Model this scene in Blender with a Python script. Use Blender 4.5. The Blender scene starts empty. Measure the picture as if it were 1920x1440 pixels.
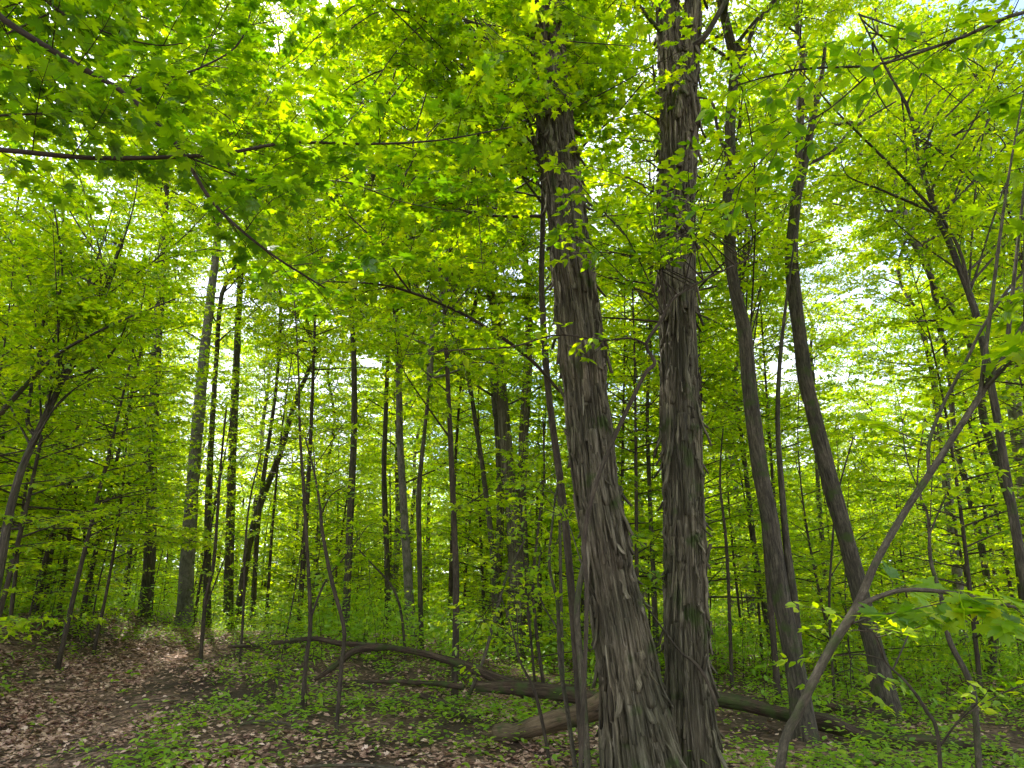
import bpy, math, random
import numpy as np

R = math.radians
sc = bpy.context.scene
COL = sc.collection
rng = np.random.default_rng(7)
random.seed(7)

# ------------------------------------------------------------ camera, sky, sun
F = 1313.0                      # focal length in photograph pixels (1920 wide)
PITCH = R(16.5)
CAMZ = 1.6
cam_d = bpy.data.cameras.new('camera')
cam = bpy.data.objects.new('camera', cam_d); COL.objects.link(cam)
cam.location = (0, 0, CAMZ); cam.rotation_euler = (R(90) + PITCH, 0, 0)
cam_d.sensor_width = 36; cam_d.lens = 36 * F / 1920
cam_d.clip_end = 3000; cam_d.clip_start = 0.05
sc.camera = cam

SUN_EL, SUN_AZ = R(52), R(-30)
w = bpy.data.worlds.new('World'); sc.world = w; w.use_nodes = True
nt = w.node_tree; nt.nodes.clear()
wo = nt.nodes.new('ShaderNodeOutputWorld'); bg = nt.nodes.new('ShaderNodeBackground')
sky = nt.nodes.new('ShaderNodeTexSky'); sky.sky_type = 'NISHITA'; sky.sun_disc = False
sky.sun_elevation = SUN_EL; sky.sun_rotation = SUN_AZ
tc = nt.nodes.new('ShaderNodeTexCoord'); nz = nt.nodes.new('ShaderNodeTexNoise')
nz.inputs['Scale'].default_value = 2.6; nz.inputs['Detail'].default_value = 6
rp = nt.nodes.new('ShaderNodeValToRGB'); rp.color_ramp.elements[0].position = .36; rp.color_ramp.elements[1].position = .56
mx = nt.nodes.new('ShaderNodeMixRGB'); mx.inputs[2].default_value = (4.8, 5.0, 5.8, 1)
nt.links.new(tc.outputs['Generated'], nz.inputs['Vector']); nt.links.new(nz.outputs['Fac'], rp.inputs[0])
nt.links.new(rp.outputs[0], mx.inputs[0]); nt.links.new(sky.outputs[0], mx.inputs[1])
nt.links.new(mx.outputs[0], bg.inputs[0]); nt.links.new(bg.outputs[0], wo.inputs[0])
bg.inputs[1].default_value = 0.15
sd = bpy.data.lights.new('sun', 'SUN'); sd.energy = 2.9; sd.angle = R(0.6); sd.color = (1, .95, .86)
sun = bpy.data.objects.new('sun', sd); COL.objects.link(sun)
sun.rotation_euler = (R(90) - SUN_EL, 0, math.pi - SUN_AZ)
sc.view_settings.view_transform = 'Standard'; sc.view_settings.look = 'None'
sc.view_settings.gamma = 1; sc.view_settings.exposure = 1.72
cy = sc.cycles
cy.max_bounces = 9; cy.diffuse_bounces = 5; cy.transmission_bounces = 7; cy.glossy_bounces = 2
cy.transparent_max_bounces = 2; cy.caustics_reflective = False; cy.caustics_refractive = False
cy.use_denoising = True; cy.adaptive_threshold = 0.03

# ------------------------------------------------------------ small maths
CP, SP = math.cos(PITCH), math.sin(PITCH)
def P(px, py, d):
    """point seen at photograph pixel (px,py) on the vertical plane y = d"""
    a, b = (px - 960) / F, (720 - py) / F
    v = np.array([a, CP - SP * b, SP + CP * b])
    return np.array([0, 0, CAMZ]) + v * (d / v[1])
def project(p):
    q = np.asarray(p, float) - np.array([0, 0, CAMZ])
    zc = q[..., 1] * CP + q[..., 2] * SP; yc = -q[..., 1] * SP + q[..., 2] * CP
    return 960 + F * q[..., 0] / zc, 720 - F * yc / zc
def sstep(a, b, x):
    t = np.clip((x - a) / (b - a), 0, 1); return t * t * (3 - 2 * t)
def hsh(ix, iy, iz, s):
    n = (ix * 374761393 + iy * 668265263 + iz * 2147483647 + s * 1274126177).astype(np.int64)
    n = (n ^ (n >> 13)) * 1274126177; n &= 0x7fffffff; n = n ^ (n >> 16)
    return (n & 0xffff) / 65535.0
def noise(x, y, z=0.0, s=0):
    x, y, z = np.broadcast_arrays(np.asarray(x, float), np.asarray(y, float), np.asarray(z, float))
    xi, yi, zi = np.floor(x).astype(np.int64), np.floor(y).astype(np.int64), np.floor(z).astype(np.int64)
    fx, fy, fz = x - xi, y - yi, z - zi
    fx = fx * fx * (3 - 2 * fx); fy = fy * fy * (3 - 2 * fy); fz = fz * fz * (3 - 2 * fz)
    r = 0
    for dx in (0, 1):
        for dy in (0, 1):
            for dz in (0, 1):
                r = r + hsh(xi + dx, yi + dy, zi + dz, s) * (fx if dx else 1 - fx) * (fy if dy else 1 - fy) * (fz if dz else 1 - fz)
    return r
def path_x(y):                   # centre line of the trail
    return -3.35 - 0.235 * y + 0.0015 * y * y
def G(x, y):                     # height of the ground
    x = np.asarray(x, float); y = np.asarray(y, float)
    h = 0.62 * sstep(5, 17, y) * sstep(3, -5, x) - .9 * sstep(18, 34, y) * sstep(6, -6, x)
    h = h + .55 * sstep(1.2, 3.2, -(x - path_x(y))) * sstep(1, 6, y)
    h = h - .10 * np.exp(-((x - path_x(y)) / .9) ** 2)
    h = h + .16 * (noise(x * .35, y * .35, 0, 3) - .5) + .07 * (noise(x * 1.3, y * 1.3, 0, 4) - .5)
    h = h + 2.2 * sstep(38, 110, y)
    return h
def Gf(x, y): return float(G(x, y))
def gp(px, d):                   # ground point below photograph column px at depth d
    z = 0.0
    for _ in range(4):
        x = (px - 960) / F * (d * CP + (z - CAMZ) * SP); z = Gf(x, d)
    return np.array([x, d, z])
def nrm(v): return v / (np.linalg.norm(v, axis=-1, keepdims=True) + 1e-9)
def smooth_line(pts, n):
    pts = np.asarray(pts, float); m = len(pts)
    if m == 2:
        t = np.linspace(0, 1, n)[:, None]; return pts[0] * (1 - t) + pts[1] * t
    u = np.linspace(0, m - 1, n); i = np.clip(u.astype(int), 0, m - 2); t = (u - i)[:, None]
    p0 = pts[np.clip(i - 1, 0, m - 1)]; p1 = pts[i]; p2 = pts[i + 1]; p3 = pts[np.clip(i + 2, 0, m - 1)]
    return .5 * ((2 * p1) + (-p0 + p2) * t + (2 * p0 - 5 * p1 + 4 * p2 - p3) * t * t + (-p0 + 3 * p1 - 3 * p2 + p3) * t ** 3)

# ------------------------------------------------------------ materials
def new_mat(name):
    m = bpy.data.materials.new(name); m.use_nodes = True; m.node_tree.nodes.clear(); return m, m.node_tree
def node(t, kind, **kw):
    n = t.nodes.new(kind)
    for k, v in kw.items():
        if k in n.inputs: n.inputs[k].default_value = v
        else: setattr(n, k, v)
    return n
def ramp(t, stops):
    r = t.nodes.new('ShaderNodeValToRGB'); e = r.color_ramp.elements
    while len(e) < len(stops): e.new(.5)
    for el, (p, c) in zip(e, stops): el.position = p; el.color = (*c, 1)
    return r
def leaf_mat(name, refl, trans, gloss=.05):
    m, t = new_mat(name)
    at = node(t, 'ShaderNodeAttribute', attribute_name='v')
    ra = ramp(t, refl); rb = ramp(t, trans)
    t.links.new(at.outputs['Fac'], ra.inputs[0]); t.links.new(at.outputs['Fac'], rb.inputs[0])
    d = node(t, 'ShaderNodeBsdfDiffuse'); tr = node(t, 'ShaderNodeBsdfTranslucent')
    t.links.new(ra.outputs[0], d.inputs[0]); t.links.new(rb.outputs[0], tr.inputs[0])
    ad = node(t, 'ShaderNodeAddShader'); t.links.new(d.outputs[0], ad.inputs[0]); t.links.new(tr.outputs[0], ad.inputs[1])
    g = node(t, 'ShaderNodeBsdfGlossy', Roughness=.42); mxs = node(t, 'ShaderNodeMixShader'); mxs.inputs[0].default_value = gloss
    t.links.new(ad.outputs[0], mxs.inputs[1]); t.links.new(g.outputs[0], mxs.inputs[2])
    o = node(t, 'ShaderNodeOutputMaterial'); t.links.new(mxs.outputs[0], o.inputs[0]); return m
M_LEAF = leaf_mat('leaf_green', [(0, (.034, .078, .003)), (.5, (.088, .150, .003)), (1, (.15, .19, .005))],
                  [(0, (.11, .23, .001)), (.5, (.335, .46, .001)), (1, (.55, .57, .002))], .035)
M_FERN = leaf_mat('undergrowth_green', [(0, (.045, .105, .008)), (.5, (.09, .17, .012)), (1, (.16, .23, .02))],
                  [(0, (.10, .22, .003)), (.5, (.24, .38, .004)), (1, (.40, .48, .008))], .035)
M_LITTER = leaf_mat('dead_leaf', [(0, (.09, .045, .03)), (.4, (.34, .20, .14)), (.8, (.58, .39, .29)), (1, (.72, .53, .42))],
                    [(0, (.02, .01, .005)), (1, (.06, .03, .015))], .04)

def bark_mat(name, dark, mid, light, sx=22, sz=2.2, bump=.6, moss=.0):
    m, t = new_mat(name)
    tcn = node(t, 'ShaderNodeAttribute', attribute_name='uvw')
    mp = node(t, 'ShaderNodeMapping'); mp.inputs['Scale'].default_value = (sx, sx, sz)
    t.links.new(tcn.outputs['Vector'], mp.inputs[0])
    n1 = node(t, 'ShaderNodeTexNoise', Scale=1.0, Detail=6.0, Roughness=.65, Distortion=.35); t.links.new(mp.outputs[0], n1.inputs[0])
    geo = node(t, 'ShaderNodeTexCoord')
    n2 = node(t, 'ShaderNodeTexNoise', Scale=1.7, Detail=4.0); t.links.new(geo.outputs['Object'], n2.inputs[0])
    nf = node(t, 'ShaderNodeTexNoise', Scale=3.1, Detail=5.0, Roughness=.75); t.links.new(mp.outputs[0], nf.inputs[0])
    mxn = node(t, 'ShaderNodeMix'); mxn.inputs[0].default_value = .42; t.links.new(n1.outputs[0], mxn.inputs[2]); t.links.new(nf.outputs[0], mxn.inputs[3])
    r = ramp(t, [(.36, dark), (.51, mid), (.66, light)]); t.links.new(mxn.outputs[0], r.inputs[0])
    r2 = ramp(t, [(.35, (.72, .74, .66)), (.65, (1.12, 1.05, 1.0))]); t.links.new(n2.outputs[0], r2.inputs[0])
    mu = node(t, 'ShaderNodeMixRGB', blend_type='MULTIPLY'); mu.inputs[0].default_value = 1
    t.links.new(r.outputs[0], mu.inputs[1]); t.links.new(r2.outputs[0], mu.inputs[2])
    va = node(t, 'ShaderNodeAttribute', attribute_name='v'); rv = ramp(t, [(0, (.62, .60, .56)), (.5, (1, 1, 1)), (1, (1.32, 1.32, 1.28))]); t.links.new(va.outputs['Fac'], rv.inputs[0])
    m2 = node(t, 'ShaderNodeMixRGB', blend_type='MULTIPLY'); m2.inputs[0].default_value = 1; t.links.new(mu.outputs[0], m2.inputs[1]); t.links.new(rv.outputs[0], m2.inputs[2]); mu = m2
    src = mu
    if moss > 0:
        n3 = node(t, 'ShaderNodeTexNoise', Scale=5.0, Detail=5.0); t.links.new(geo.outputs['Object'], n3.inputs[0])
        r3 = ramp(t, [(.62 - moss * .3, (0, 0, 0)), (.74 - moss * .2, (1, 1, 1))]); t.links.new(n3.outputs[0], r3.inputs[0])
        mm = node(t, 'ShaderNodeMixRGB'); mm.inputs[2].default_value = (.055, .075, .018, 1)
        t.links.new(r3.outputs[0], mm.inputs[0]); t.links.new(mu.outputs[0], mm.inputs[1]); src = mm
    b = node(t, 'ShaderNodeBsdfPrincipled'); b.inputs['Roughness'].default_value = .88; b.inputs['Specular IOR Level'].default_value = .25
    t.links.new(src.outputs[0], b.inputs['Base Color'])
    bp = node(t, 'ShaderNodeBump', Strength=bump, Distance=.035); t.links.new(mxn.outputs[0], bp.inputs['Height']); t.links.new(bp.outputs[0], b.inputs['Normal'])
    o = node(t, 'ShaderNodeOutputMaterial'); t.links.new(b.outputs[0], o.inputs[0]); return m
M_SHAG = bark_mat('shaggy_bark', (.022, .019, .012), (.122, .104, .068), (.33, .29, .215), 34, 1.9, 1.0, .12)
M_BARK = bark_mat('brown_bark', (.018, .015, .011), (.078, .066, .046), (.19, .165, .12), 34, 4.5, 1.0, .22)
M_GREY = bark_mat('grey_bark', (.07, .062, .05), (.16, .145, .12), (.25, .23, .19), 12, 6, .6, .15)
M_TWIG = bark_mat('twig_bark', (.03, .022, .015), (.065, .05, .035), (.12, .10, .07), 30, 8, .3)
M_PALE = bark_mat('pale_twig_bark', (.03, .025, .017), (.09, .076, .052), (.18, .155, .112), 40, 14, .6, .3)
M_LOG = bark_mat('rotting_bark', (.014, .009, .006), (.065, .043, .028), (.17, .125, .085), 34, 3.0, 1.0, .45)
M_MLOG = bark_mat('weathered_log', (.04, .03, .017), (.15, .11, .065), (.27, .21, .13), 30, 2.0, 1.0, .1)

def ground_mat(name, lit):
    m, t = new_mat(name)
    g = node(t, 'ShaderNodeTexCoord')
    n1 = node(t, 'ShaderNodeTexNoise', Scale=.9, Detail=8.0, Roughness=.7); t.links.new(g.outputs['Object'], n1.inputs[0])
    v = node(t, 'ShaderNodeTexVoronoi', Scale=19.0); t.links.new(g.outputs['Object'], v.inputs[0])
    n2 = node(t, 'ShaderNodeTexNoise', Scale=40.0, Detail=5.0); t.links.new(g.outputs['Object'], n2.inputs[0])
    a = ramp(t, [(.3, (.035, .024, .015)), (.7, (.085, .06, .04))]); t.links.new(n2.outputs[0], a.inputs[0])
    sx = node(t, 'ShaderNodeSeparateColor'); t.links.new(v.outputs['Color'], sx.inputs[0])
    b = ramp(t, [(0, (.05, .03, .02)), (.5, (.16, .10, .065)), (1, (.30, .20, .14))]); t.links.new(sx.outputs[0], b.inputs[0])
    f = ramp(t, [(.42 - lit, (0, 0, 0)), (.62 - lit, (1, 1, 1))]); t.links.new(n1.outputs[0], f.inputs[0])
    x = node(t, 'ShaderNodeMixRGB'); t.links.new(f.outputs[0], x.inputs[0]); t.links.new(a.outputs[0], x.inputs[1]); t.links.new(b.outputs[0], x.inputs[2])
    p = node(t, 'ShaderNodeBsdfPrincipled'); p.inputs['Roughness'].default_value = .95; p.inputs['Specular IOR Level'].default_value = .15
    t.links.new(x.outputs[0], p.inputs['Base Color'])
    bp = node(t, 'ShaderNodeBump', Strength=.8, Distance=.03); t.links.new(n2.outputs[0], bp.inputs['Height']); t.links.new(bp.outputs[0], p.inputs['Normal'])
    o = node(t, 'ShaderNodeOutputMaterial'); t.links.new(p.outputs[0], o.inputs[0]); return m
M_GROUND = ground_mat('forest_soil', 0.0); M_PATH = ground_mat('trodden_leaf_soil', .08)

# ------------------------------------------------------------ mesh building
class MB:
    """collects numpy geometry and links it as ONE mesh"""
    def __init__(s): s.V = []; s.Fi = []; s.Fn = []; s.Mi = []; s.A = []; s.U = []; s.n = 0
    def add(s, v, faces_idx, face_len, mi=0, a=0.0, uvw=None):
        v = np.asarray(v, np.float32).reshape(-1, 3)
        s.V.append(v); s.Fi.append(np.asarray(faces_idx, np.int64).ravel() + s.n); fl = np.asarray(face_len, np.int32).ravel()
        s.Fn.append(fl); s.Mi.append(np.full(len(fl), mi, np.int32))
        s.A.append(np.broadcast_to(np.asarray(a, np.float32), (len(v),))); s.U.append(v if uvw is None else np.asarray(uvw, np.float32)); s.n += len(v)
    def mesh(s, name, mats, smooth=None):
        me = bpy.data.meshes.new(name)
        V = np.concatenate(s.V); Fi = np.concatenate(s.Fi).astype(np.int32); Fn = np.concatenate(s.Fn); Mi = np.concatenate(s.Mi)
        me.vertices.add(len(V)); me.vertices.foreach_set('co', V.ravel())
        me.loops.add(len(Fi)); me.loops.foreach_set('vertex_index', Fi)
        me.polygons.add(len(Fn)); st = np.zeros(len(Fn), np.int32); st[1:] = np.cumsum(Fn)[:-1]
        me.polygons.foreach_set('loop_start', st)
        me.polygons.foreach_set('material_index', Mi)
        me.polygons.foreach_set('use_smooth', np.isin(Mi, smooth if smooth is not None else []))
        at = me.attributes.new('v', 'FLOAT', 'POINT'); at.data.foreach_set('value', np.concatenate(s.A).astype(np.float32))
        ua = me.attributes.new('uvw', 'FLOAT_VECTOR', 'POINT'); ua.data.foreach_set('vector', np.concatenate(s.U).astype(np.float32).ravel())
        for m in mats: me.materials.append(m)
        me.update(calc_edges=True)
        return me
    def tube(s, pts, rad, sides=6, mi=0, seed=0.0, rough=0.0, cap=True):
        pts = np.asarray(pts, float); n = len(pts); rad = np.broadcast_to(np.asarray(rad, float), (n,))
        T = nrm(np.gradient(pts, axis=0)); ref = np.array([1., 0, 0]) if abs(T[0, 0]) < .8 else np.array([0, 1., 0])
        U = nrm(ref - T * (T @ ref)[:, None]); W = np.cross(T, U)
        th = np.arange(sides) * 2 * math.pi / sides
        L = np.concatenate([[0], np.cumsum(np.linalg.norm(np.diff(pts, axis=0), axis=1))])
        rr = rad[:, None] * np.ones((1, sides))
        cx, sx = np.cos(th)[None], np.sin(th)[None]
        if rough: 
            rr = rr * (1 + rough * (noise(cx * 2.2 + seed, sx * 2.2, L[:, None] * 1.6, 5) - .5) * 2 + rough * .7 * (noise(cx * 5 + seed, sx * 5, L[:, None] * 2.5, 6) - .5) * 2)
        v = pts[:, None] + U[:, None] * (cx * rr)[..., None] + W[:, None] * (sx * rr)[..., None]
        i, j = np.meshgrid(np.arange(n - 1), np.arange(sides), indexing='ij'); jn = (j + 1) % sides
        f = np.stack([i * sides + j, i * sides + jn, (i + 1) * sides + jn, (i + 1) * sides + j], -1)
        uvw = np.stack([cx * rad[:, None] + seed, sx * rad[:, None] + 0 * rr, L[:, None] + 0 * rr], -1)
        s.add(v.reshape(-1, 3), f, np.full((n - 1) * sides, 4), mi, .5, uvw.reshape(-1, 3))
        if cap:
            s.Fi.append(np.concatenate([np.arange(sides) + s.n - sides, (np.arange(sides)[::-1]) + s.n - n * sides]))
            s.Fn.append(np.array([sides, sides], np.int32)); s.Mi.append(np.full(2, mi, np.int32))
    def leaves(s, pos, axis, normal, size, v, tpl, mi=1):
        tv, tf, tl = tpl
        a = nrm(axis); nn = nrm(normal - a * np.sum(a * normal, -1, keepdims=True)); b = np.cross(a, nn)
        k = len(tv); size = np.asarray(size)[:, None, None]
        wd = (0.85 + .3 * rng.random(len(pos)))[:, None, None]
        V = pos[:, None] + size * (b[:, None] * tv[None, :, 0:1] * wd + a[:, None] * tv[None, :, 1:2] + nn[:, None] * tv[None, :, 2:3])
        f = (np.arange(len(pos))[:, None] * k + np.asarray(tf)[None]).ravel()
        s.add(V.reshape(-1, 3), f, np.tile(tl, len(pos)), mi, np.repeat(v, k))

def tpl(half, mids, faces):
    """half outline (right side) + midrib points -> folded leaf; faces as lists of keys: m#, r# """
    verts = []; key = {}
    for i, (x, y) in enumerate(mids): key['m%d' % i] = len(verts); verts.append((x, y, -.16 * y * y))
    for i, (x, y) in enumerate(half):
        key['r%d' % i] = len(verts); verts.append((x, y, .22 * abs(x) - .20 * y * y - .30 * x * x))
    for i, (x, y) in enumerate(half):
        key['l%d' % i] = len(verts); verts.append((-x, y, .22 * abs(x) - .20 * y * y - .30 * x * x))
    tf, tl = [], []
    for fc in faces:
        tf += [key[q] for q in fc]; tl.append(len(fc))
        mf = [q.replace('r', 'l') for q in fc][::-1]; tf += [key[q] for q in mf]; tl.append(len(fc))
    return np.array(verts, float), tf, tl
MAPLE = tpl([(.40, .02), (.30, .20), (.46, .26), (.60, .56), (.38, .50), (.17, .50), (.27, .76), (.12, .78)], [(0, 0), (0, .3), (0, 1.0)],
            [['m0', 'r0', 'r1', 'm1'], ['m1', 'r1', 'r2', 'r3'], ['m1', 'r3', 'r4', 'r5'], ['m1', 'r5', 'r6', 'r7'], ['m1', 'r7', 'm2']])
LOBED = tpl([(.52, .38), (.18, .52)], [(0, 0), (0, 1.0)], [['m0', 'r0', 'r1'], ['m0', 'r1', 'm1']])
OVAL = tpl([(.25, .28), (.22, .60)], [(0, 0), (0, 1.0)], [['m0', 'r0', 'r1', 'm1']])
BLADE = tpl([(.25, .35), (.33, .55)], [(0, 0), (0, 1.05)], [['m0', 'r0', 'r1', 'm1']])

def scatter_leaves(mb, pts, dirs, lsize, tp, mi=1, jit=.35, v0=.5, vj=.24, droop=.15, up=None):
    n = len(pts)
    if n == 0: return
    a = dirs + rng.normal(0, .35, (n, 3)) - np.array([0, 0, droop])
    up = np.array([0, 0, 1.]) if up is None else up
    nn = up + rng.normal(0, jit, (n, 3))
    v = np.clip(v0 + rng.normal(0, vj, n), 0, 1)
    mb.leaves(pts, a, nn, lsize * (.65 + .6 * rng.random(n)), v, tp, mi)

def spray(mb, start, d, length, ls, tp, r0=.004, step=.16, plane=None, v0=.5, twigs=True, tilt=.2, dens=1.0, jit=.35, sides=3):
    """a flat fan of twigs: a side branch with alternate twigs, leaves in pairs along them"""
    d = nrm(np.asarray(d, float)); up = np.array([0, 0, 1.]) + rng.normal(0, tilt, 3) if plane is None else plane
    side = nrm(np.cross(d, up)); k = max(3, int(length / .25) + 2)
    t = np.linspace(0, 1, k)[:, None]
    bend = rng.normal(0, .10) * length
    axis = np.asarray(start) + d * (t * length) + side * (np.sin(t * 2.2) * bend) - np.array([0, 0, 1.]) * (.12 * length * t * t)
    if twigs: mb.tube(axis, np.linspace(r0, r0 * .35, k), sides, 0, rng.random() * 9, cap=False)
    nt_ = max(2, int(length / step)); P_, D_ = [], []
    for i in range(nt_):
        u = (i + .6 + .3 * rng.random()) / nt_; f = u * (k - 1); i0 = min(int(f), k - 2)
        p = axis[i0] * (1 - (f - i0)) + axis[i0 + 1] * (f - i0)
        for sg in (1, -1):
            tl = length * (.42 * (1 - u * .75)) * (.6 + .6 * rng.random())
            td = nrm(d * .75 + side * sg * (.9 + .2 * rng.normal()) + rng.normal(0, .12, 3))
            m = max(1, int(tl / (ls * .72) * dens))
            q = (np.arange(m) + .8)[:, None] / m * tl
            tp_ = p + td * q - np.array([0, 0, .10]) * q * q
            if twigs and tl > .12: mb.tube(np.array([p, (p + tp_[-1]) / 2 + rng.normal(0, .01, 3), tp_[-1]]), [r0 * .45, r0 * .35, r0 * .2], 3, 0, cap=False)
            sd = nrm(np.cross(td, up))
            for s2 in (1, -1):
                P_.append(tp_ + rng.normal(0, .012, tp_.shape)); D_.append(np.repeat((td * .5 + sd * s2)[None], m, 0))
            P_.append(tp_[-1:]); D_.append(td[None])
    Pq = np.concatenate(P_); Dq = np.concatenate(D_)
    scatter_leaves(mb, Pq, Dq, ls, tp, 1, jit, v0, .22, up=nrm(up))

# ------------------------------------------------------------ objects
def put(name, me, parent=None, label=None):
    o = bpy.data.objects.new(name, me); COL.objects.link(o)
    if parent is not None: o.parent = parent
    if label: o['label'] = label
    return o
def thing(name, label, cat, loc=(0, 0, 0), rz=0, group=None, scale=1):
    o = bpy.data.objects.new(name, None); COL.objects.link(o); o.location = loc; o.rotation_euler = (0, 0, rz); o.scale = (scale,) * 3
    o['label'] = label; o['category'] = cat; o.empty_display_size = .2
    if group: o['group'] = group
    return o
def local(root, mb):            # geometry was collected in world space; make it local to an unrotated root
    off = np.array(root.location, np.float32); mb.V = [v - off for v in mb.V]
def copy_tree(src, loc, rz, s, label, group):
    r = src.copy(); COL.objects.link(r); r.location = loc; r.rotation_euler = (0, 0, rz); r.scale = (s,) * 3
    r['label'] = label
    if group: r['group'] = group
    for ch in list(src.children):
        c = ch.copy(); COL.objects.link(c); c.parent = r
    return r

# ============================================================ GROUND
def sheet(name, xs, ys, mat, off=0.0):
    X, Y = np.meshgrid(xs, ys, indexing='ij') if xs.ndim == 1 else (xs, ys)
    Z = G(X, Y) + off; n, m = X.shape
    mb = MB(); i, j = np.meshgrid(np.arange(n - 1), np.arange(m - 1), indexing='ij')
    f = np.stack([i * m + j, (i + 1) * m + j, (i + 1) * m + j + 1, i * m + j + 1], -1)
    mb.add(np.stack([X, Y, Z], -1), f, np.full((n - 1) * (m - 1), 4))
    o = put(name, mb.mesh(name, [mat], [0])); o['kind'] = 'structure'; return o
def graded(lo, hi, near, fine, grow=1.12):
    a = list(np.arange(-near, near + 1e-6, fine)); st = fine
    while a[-1] < hi: st *= grow; a.append(a[-1] + st)
    st = fine
    while a[0] > lo: st *= grow; a.insert(0, a[0] - st)
    return np.array(a)
sheet('ground', graded(-900, 900, 12, .12), graded(-400, 900, 20, .12) , M_GROUND)
ty = np.arange(-3, 21, .1); tw = np.linspace(-1, 1, 25)
wid = 1.05 + .3 * (noise(ty * .8, 1.5, 0, 8) - .5)
PX = path_x(ty)[None] + tw[:, None] * wid[None] + .12 * (noise(ty[None] * 3, tw[:, None] * 2, 0, 9) - .5)
sheet('path', PX, np.repeat(ty[None], 25, 0), M_PATH, .004)

# ============================================================ TRACED TREES
WS = 1.0                         # stem width factor
def trunk_path(px_pts, d, dtop=None, base=True, sink=.15):
    """px_pts: (x, y, width) from the ground up, photograph pixels; first y ignored when base"""
    dtop = d if dtop is None else dtop; n = len(px_pts); out = []; rad = []
    for i, (x, y, wpx) in enumerate(px_pts):
        dd = d + (dtop - d) * i / (n - 1)
        p = P(x, y, dd)
        if i == 0 and base: p = gp(x, dd); p[2] -= sink
        zc = p[1] * CP + (p[2] - CAMZ) * SP
        out.append(p); rad.append(wpx * .5 * zc / F * WS)
    return np.array(out), np.array(rad)

# ---- crowns shared by the tall trees (local: origin = where the crown starts)
def limb_line(p, d, L, k=7, lift=.25, wob=.1):
    t = np.linspace(0, 1, k)[:, None]; sd = nrm(np.cross(d, [0, 0, 1.]) + 1e-6)
    return p + d * (t * L) + np.array([0, 0, 1.]) * (lift * L * t * t) + sd * (np.sin(t * 3 + rng.random() * 6) - math.sin(0)) * wob * L * t + rng.normal(0, wob * .25 * L, (k, 3)) * t * .5
def big_crown(H, Rr, r0, nl, ls, bark, subs=7, low=0.0):
    mb = MB()
    ax = np.array([[rng.normal(0, .18) * i, rng.normal(0, .18) * i, H * i / 5.0] for i in range(6)]); ax[0] = 0
    ax = smooth_line(ax, 16); mb.tube(ax, np.linspace(r0, .02, 16), 8, 0, rng.random() * 9, .12)
    for i in range(nl):
        u = low + (1 - low) * (i + rng.random()) / nl; f = u * 15; i0 = min(int(f), 14); p = ax[i0] + (ax[i0 + 1] - ax[i0]) * (f - i0)
        az = i * 2.4 + rng.normal(0, .4); el = R(12 + 40 * u) + rng.normal(0, .15)
        L = Rr * (1 - .62 * u) * (.65 + .5 * rng.random()); d = np.array([math.cos(az) * math.cos(el), math.sin(az) * math.cos(el), math.sin(el)])
        ln = limb_line(p, d, L); rl = r0 * .42 * (1 - .6 * u)
        mb.tube(ln, np.linspace(rl, rl * .15, len(ln)), 5, 0, rng.random() * 9, .1)
        for j in range(subs):
            w_ = .25 + .75 * (j + rng.random()) / subs; f = w_ * (len(ln) - 1); j0 = min(int(f), len(ln) - 2); q = ln[j0] + (ln[j0 + 1] - ln[j0]) * (f - j0)
            a2 = az + (1 if j % 2 else -1) * (.5 + .7 * rng.random()); dd = np.array([math.cos(a2), math.sin(a2), rng.normal(.12, .28)])
            spray(mb, q, dd, (.7 + .9 * rng.random()) * Rr * .30 * (1.15 - .4 * w_), ls, LOBED if rng.random() < .6 else OVAL, r0=.010, step=ls * 1.7, v0=.28 + .5 * rng.random(), tilt=.3, dens=1, jit=.5, sides=3)
    return mb.mesh('crown', [bark, M_LEAF], [0])
CROWNS = [big_crown(11, 4.4, .10, 30, .12, M_BARK, 8), big_crown(9, 4.6, .10, 27, .12, M_BARK, 8), big_crown(12, 3.8, .10, 32, .115, M_BARK, 8),
          big_crown(10, 5.0, .11, 29, .12, M_GREY, 8)]

LM = []          # landmarks (px at eye height, short name) for wording the labels of the background
def add_crown(root, top, direction, i, s, up_r=None):
    c = put('crown', CROWNS[i % len(CROWNS)], root)
    c.location = tuple(top - np.array(root.location)); d = nrm(direction * np.array([1, 1, 1.3]))
    c.rotation_euler = (-math.asin(max(-.5, min(.5, d[1]))), math.asin(max(-.5, min(.5, d[0]))), i * 1.9)
    c.scale = (s,) * 3; return c
def tall_tree(name, short, label, pts, d, mat, crown_i, cs=1.0, dtop=None, sides=14, forks=(), extend=0.0, group=None, rough=.10, cat='tree', lowcrown=None):
    line, rad = trunk_path(pts, d, dtop); root = thing(name, label, cat, tuple(line[0] + [0, 0, .15]), group=group)
    rad = rad.copy(); n = 44
    L = smooth_line(line, n); rr = np.interp(np.linspace(0, len(rad) - 1, n), np.arange(len(rad)), rad)
    z = L[:, 2] - L[0, 2]; rr = rr * (1 + .5 * np.exp(-z / .25))
    mb = MB(); mb.tube(L, rr, sides, 0, rng.random() * 50, rough); local(root, mb)
    put('trunk', mb.mesh('trunk', [mat], [0]), root)
    for fk in forks:
        fl, fr = trunk_path(fk, d, dtop if dtop else d, base=False); fb = MB(); fl = smooth_line(fl, 18)
        fb.tube(fl, np.interp(np.linspace(0, len(fr) - 1, 18), np.arange(len(fr)), fr), max(8, sides - 4), 0, rng.random() * 50, rough * .7)
        local(root, fb); put('branch', fb.mesh('branch', [mat], [0]), root)
    add_crown(root, L[-1] - nrm(L[-1] - L[-3]) * .3, L[-1] - L[-5], crown_i, cs)
    LM.append((pts[1][0], d, short)); return root

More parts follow.
